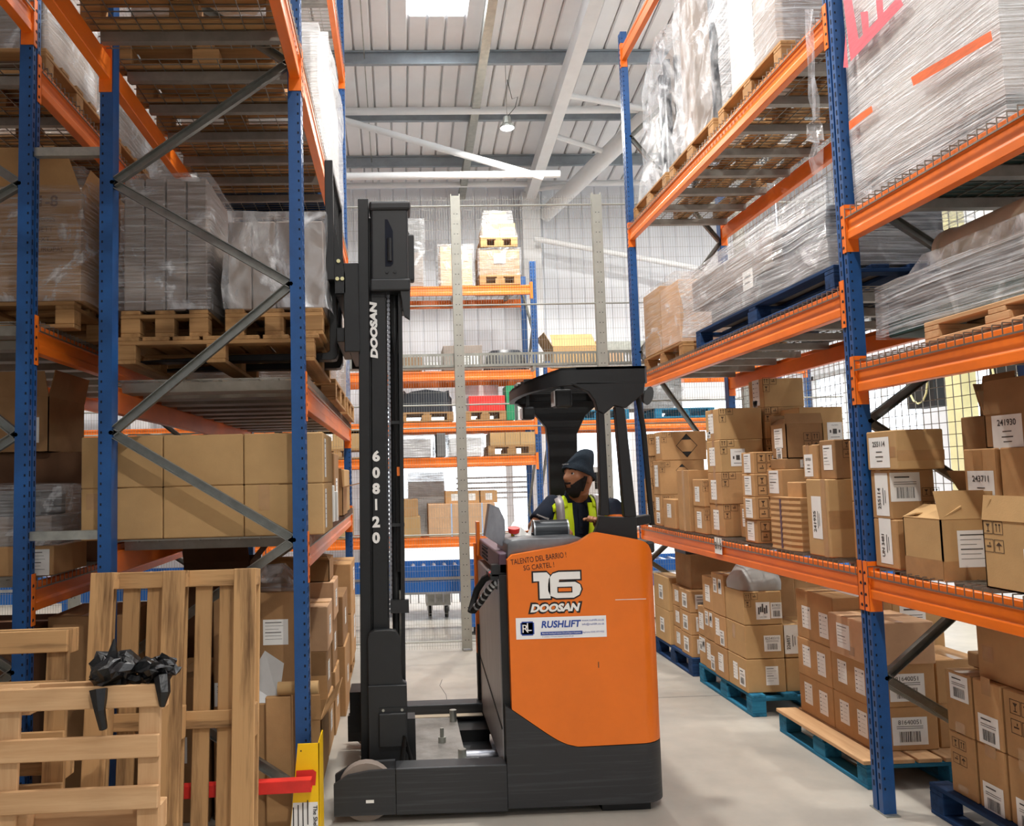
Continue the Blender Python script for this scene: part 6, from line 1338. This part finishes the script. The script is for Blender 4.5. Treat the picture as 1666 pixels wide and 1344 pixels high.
hand(rW, rH-rW, Vector((-.1, -.2, 1)), 1); hand(lW, Vector((-.25, -.6, .25)), Vector((0, -.5, 1)), 1)
for s in (-1, 1):                         # legs, seated towards the near side
    h = Vector((1.03+s*.085, 5.1, 1.0)); k_ = Vector((1.03+s*.1, 4.70, 1.03)); f_ = Vector((1.03+s*.1, 4.62, .53))
    bd.tube([h, h.lerp(k_, .5), k_, k_.lerp(f_, .4), f_], [.085, .08, .062, .058, .042], 14); bd.tube([f_+Vector((0, .06, -.035)), f_+Vector((0, -.02, -.03)), f_+Vector((0, -.14, -.045))], [.04, .045, .03], 10)
body_ = bd.part('body', 'skin', PN, smooth=True)
md = body_.modifiers.new('union', 'REMESH'); md.mode = 'VOXEL'; md.voxel_size = .0045; md.use_smooth_shade = True
sm = body_.modifiers.new('soften', 'SMOOTH'); sm.iterations = 1; sm.factor = .5
# eyes
for s in (-1, 1):
    c = HC + HR @ (hdir(s*20, 5)*(headr(s*20, 5)-.0055)); rg = []
    def ball(c, r, n=10): return [[c+Vector((r*math.sin(t)*math.cos(q), r*math.sin(t)*math.sin(q), r*math.cos(t))) for q in [2*math.pi*k/n for k in range(n)]] for t in [math.pi*(i+.02)/(n+.04)*1 for i in range(n+1)]]
    e_ = MB().rings(ball(c, .0125)).part('eye', 'eyew', body_, smooth=True)
    gz = HR @ hdir(s*20-14, 14); MB().rings(ball(c+gz*.0075, .0072, 8)).part('iris', 'beard', e_, smooth=True)
    q = MB(); pr_ = [[hp(s*(9+24*t), 15+4*math.sin(t*3)+d, .0035) for d in (0, 5)] for t in (0, .25, .5, .75, 1)]
    q.add([p for r in pr_ for p in r], [(2*i, 2*i+1, 2*i+3, 2*i+2) for i in range(4)]); q.part('eyebrow', 'beard', body_)
# beard: a shell over the lower face
q = MB(); gr = []; AZ = list(range(-84, 85, 2)); EL = list(range(-80, 3, 2)); idx = {}
def inb(az, el):
    if abs(az) > 66: return el > -60 and el < 2
    top = -25 if abs(az) < 16 else -33 + max(0, abs(az)-22)*.62
    if abs(az) < 15 and -41 < el < -30: return False
    if abs(az) < 17 and el > -31: return el < -24 and el > -31
    return el < top
for az in AZ:
    for el in EL:
        if inb(az, el):
            idx[(az, el)] = len(q.v); q.v.append(tuple(hp(az, el, .006+.006*max(0, min(1, (-35-el)/20))*max(0, math.cos(math.radians(az)))+.0015*noise.noise(Vector((az*.5, el*.5, 0))))))
for az in AZ:
    for el in EL:
        k4 = [(az, el), (az+2, el), (az+2, el+2), (az, el+2)]
        if all(k in idx for k in k4): q.f.append(tuple(idx[k] for k in k4))
bo = q.part('beard', 'beard', PN, smooth=True); so = bo.modifiers.new('thick', 'SOLIDIFY'); so.thickness = .006; so.offset = -1
# beanie: cuff plus a slouching crown
def brim(az): return 22-27*(1-math.cos(math.radians(az)))/2
q = MB(); rg = []
for i in range(15):
    t = i/14; r = []
    for k in range(36):
        az = -180+10*k; el = brim(az)+(89-brim(az))*t; d_ = hdir(az, el); ro = headr(az, el)+.010-.004*(t > .9)
        p_ = d_*ro; h_ = max(0, p_.z-.06)/.066; p_ = p_ + Vector((0, .065, .065))*h_**1.1*1.0; p_.z -= .012*max(0, h_-.8)*5
        r.append(HC + HR @ p_)
    rg.append(r)
bn = q.rings(rg, cap=True).part('beanie', 'beanie', PN, smooth=True)
q = MB(); rg = []
for el0, o in ((-2, .008), (-2, .017), (6, .021), (16, .019), (19, .012)):
    rg.append([HC + HR @ (hdir(az, brim(az)+el0)*(headr(az, brim(az)+el0)+o)) for az in range(-180, 180, 10)])
cf = q.rings(rg, cap=False).part('beanie_cuff', 'beanie', PN, smooth=True)
a_ = HC + HR @ (hdir(-4, 29)*(headr(-4, 29)+.0225)); ex = (HR @ Vector((1, 0, 0))).normalized(); ey = (HR @ Vector((0, .25, .97))).normalized()
PR().text('mywworld', 0, 0, w=.05, bold=.01).put('cuff_lettering', 'label', cf, a_-wloc(cf), ex, ey, .003)
# polo shirt with sleeves and collar
s_ = MB(); s_.rings(torso(.012, 0)[:-1]+[se((1.078, 5.065), .085, .075, 1.575)])
for a, b_, l in ((rS, rE, .82), (lS, lE, .75)):
    e_ = a.lerp(b_, l); s_.tube([a+(a-b_)*.12, a, a.lerp(e_, .5), e_], [.04, .064, .064, .064], 16)
sh_ = s_.part('polo_shirt', 'navy', PN, smooth=True)
md = sh_.modifiers.new('union', 'REMESH'); md.mode = 'VOXEL'; md.voxel_size = .009; md.use_smooth_shade = True; sm = sh_.modifiers.new('soften', 'SMOOTH'); sm.iterations = 4
cr = nk.lerp(SH, .62)
q = MB(); rg = []
for k in range(22):
    t = math.radians(-70+320*k/21+0) ; t = math.radians(-90+22+316*k/21); c_, s2 = math.cos(t), math.sin(t)
    fr = max(0, -s2); rg.append([(1.08+c_*.066, 5.05+s2*.066, 1.615-.035*fr), (1.08+c_*.088, 5.05+s2*.09, 1.565-.045*fr), (1.08+c_*.096, 5.05+s2*.1, 1.555-.05*fr)])
q.add([p for r in rg for p in r], [(3*i+j, 3*i+j+1, 3*i+j+4, 3*i+j+3) for i in range(21) for j in range(2)])
co = q.part('collar', 'navy', sh_, smooth=True); so = co.modifiers.new('thick', 'SOLIDIFY'); so.thickness = .006
q = MB(); q.add([(1.078+x, 4.935-.005, z) for x, z in ((-.014, 1.36), (.014, 1.36), (.016, 1.53), (-.016, 1.53))], [(0, 1, 2, 3)]); q.part('placket', 'navy', sh_)
for z in (1.4, 1.46): MB().tube([(1.078, 4.932, z), (1.078, 4.925, z)], .006, 8).part('button', 'beard', sh_)
b0 = rS.lerp(rE, .62)+Vector((-.01, -.068, .01)); d_ = (rE-rS).normalized()
PR().text('mywworld', 0, 0, w=.075, bold=.01).put('sleeve_lettering', 'label', sh_, b0-wloc(sh_), tuple(-d_ if d_.x > 0 else -d_*-1 if False else Vector((.8, 0, -.35)).normalized()), tuple(Vector((.35, 0, .8)).normalized()), .008)
MB().box(1.15, 4.935, 1.375, 1.18, 4.94, 1.4).part('chest_logo', 'red', sh_)
# hi-vis vest: two fronts, back and shoulder straps
def vestpt(k, i, n=28, off=.026):
    dx, rx, ry, z = TOR[i]; t = 2*math.pi*k/n; e = .75
    return (1.068+dx+math.copysign(abs(math.cos(t))**e, math.cos(t))*(rx+off), 5.07+math.copysign(abs(math.sin(t))**e, math.sin(t))*(ry+off), z)
rg = []
for i in range(7):
    g_ = .09+.06*(i/6)   # half gap at the front, radians
    r = []
    for k in range(29):
        t = -math.pi/2+g_+(2*math.pi-2*g_)*k/28; dx, rx, ry, z = TOR[i]; off = .024; e = .75
        r.append((1.068+dx+math.copysign(abs(math.cos(t))**e, math.cos(t))*(rx+off), 5.07+math.copysign(abs(math.sin(t))**e, math.sin(t))*(ry+off), z+(.012 if i == 6 else 0)))
    rg.append(r)
q = MB(); n_ = 29
# armholes: leave out the sides above the chest
fs = []
for i in range(6):
    for k in range(28):
        side_ = 5 <= k <= 9 or 18 <= k <= 22
        if side_ and i >= 3: continue
        fs.append((i*n_+k, i*n_+k+1, (i+1)*n_+k+1, (i+1)*n_+k))
q.add([p for r in rg for p in r], fs)
ve = q.part('hi_vis_vest', 'hivis', PN, smooth=True); so = ve.modifiers.new('thick', 'SOLIDIFY'); so.thickness = .006; so.offset = 1
for s in (-1, 1):                         # shoulder straps
    q = MB(); vs = []
    for t in range(9):
        a = math.pi*t/8; y_ = 5.065-math.cos(a)*.128; z_ = 1.525+math.sin(a)*.062
        for x_ in (.075, .115, .165): vs.append((1.078+s*x_, y_, z_-(x_-.075)*.35))
    q.add(vs, [(3*i+j, 3*i+j+1, 3*i+j+4, 3*i+j+3) for i in range(8) for j in range(2)]); sp_ = q.part('shoulder_strap', 'hivis', ve, smooth=True); so = sp_.modifiers.new('thick', 'SOLIDIFY'); so.thickness = .006
    q = MB(); vs = []                     # reflective band up the front and over
    pr_ = [(4.925, 1.1), (4.915, 1.25), (4.915, 1.4), (4.922, 1.48), (4.934, 1.535)]+[(5.065-math.cos(a)*.134, 1.522+math.sin(a)*.064) for a in (.5, 1.0, 1.5, 2.0, 2.6)]
    for y_, z_ in pr_:
        for x_ in (.095, .142): vs.append((1.074+s*x_, y_-.006-(.0 if z_ > 1.53 else .0)+max(0, (x_-.1))*.35, z_-(.006 if z_ > 1.53 else 0)*(x_ > .1)))
    q.add(vs, [(2*i, 2*i+1, 2*i+3, 2*i+2) for i in range(len(pr_)-1)]); rb = q.part('reflective_band', 'reflect', ve, smooth=True); so = rb.modifiers.new('thick', 'SOLIDIFY'); so.thickness = .004; so.offset = 1
tr_ = MB()
for s in (-1, 1):
    h = Vector((1.03+s*.085, 5.12, 1.0)); k_ = Vector((1.03+s*.1, 4.69, 1.03)); f_ = Vector((1.03+s*.1, 4.62, .56)); tr_.tube([h, h.lerp(k_, .5), k_, k_.lerp(f_, .4), f_], [.1, .094, .075, .07, .06], 14)
tr_.rings(torso(.016, 0)[:2]); to = tr_.part('trousers', 'navy', PN, smooth=True); md = to.modifiers.new('union', 'REMESH'); md.mode = 'VOXEL'; md.voxel_size = .01; md.use_smooth_shade = True
MB().tube([rE.lerp(rW, .78), rE.lerp(rW, .86)], .036, 14).part('wrist_band', 'reflect', PN, smooth=True)
q = MB().tube([lS.lerp(lE, .35)+Vector((.02, -.03, 0)), lS.lerp(lE, .8)+Vector((.02, -.03, 0))], [.075, .072], 14).part('orange_sleeve_panel', 'torange', PN, smooth=True)
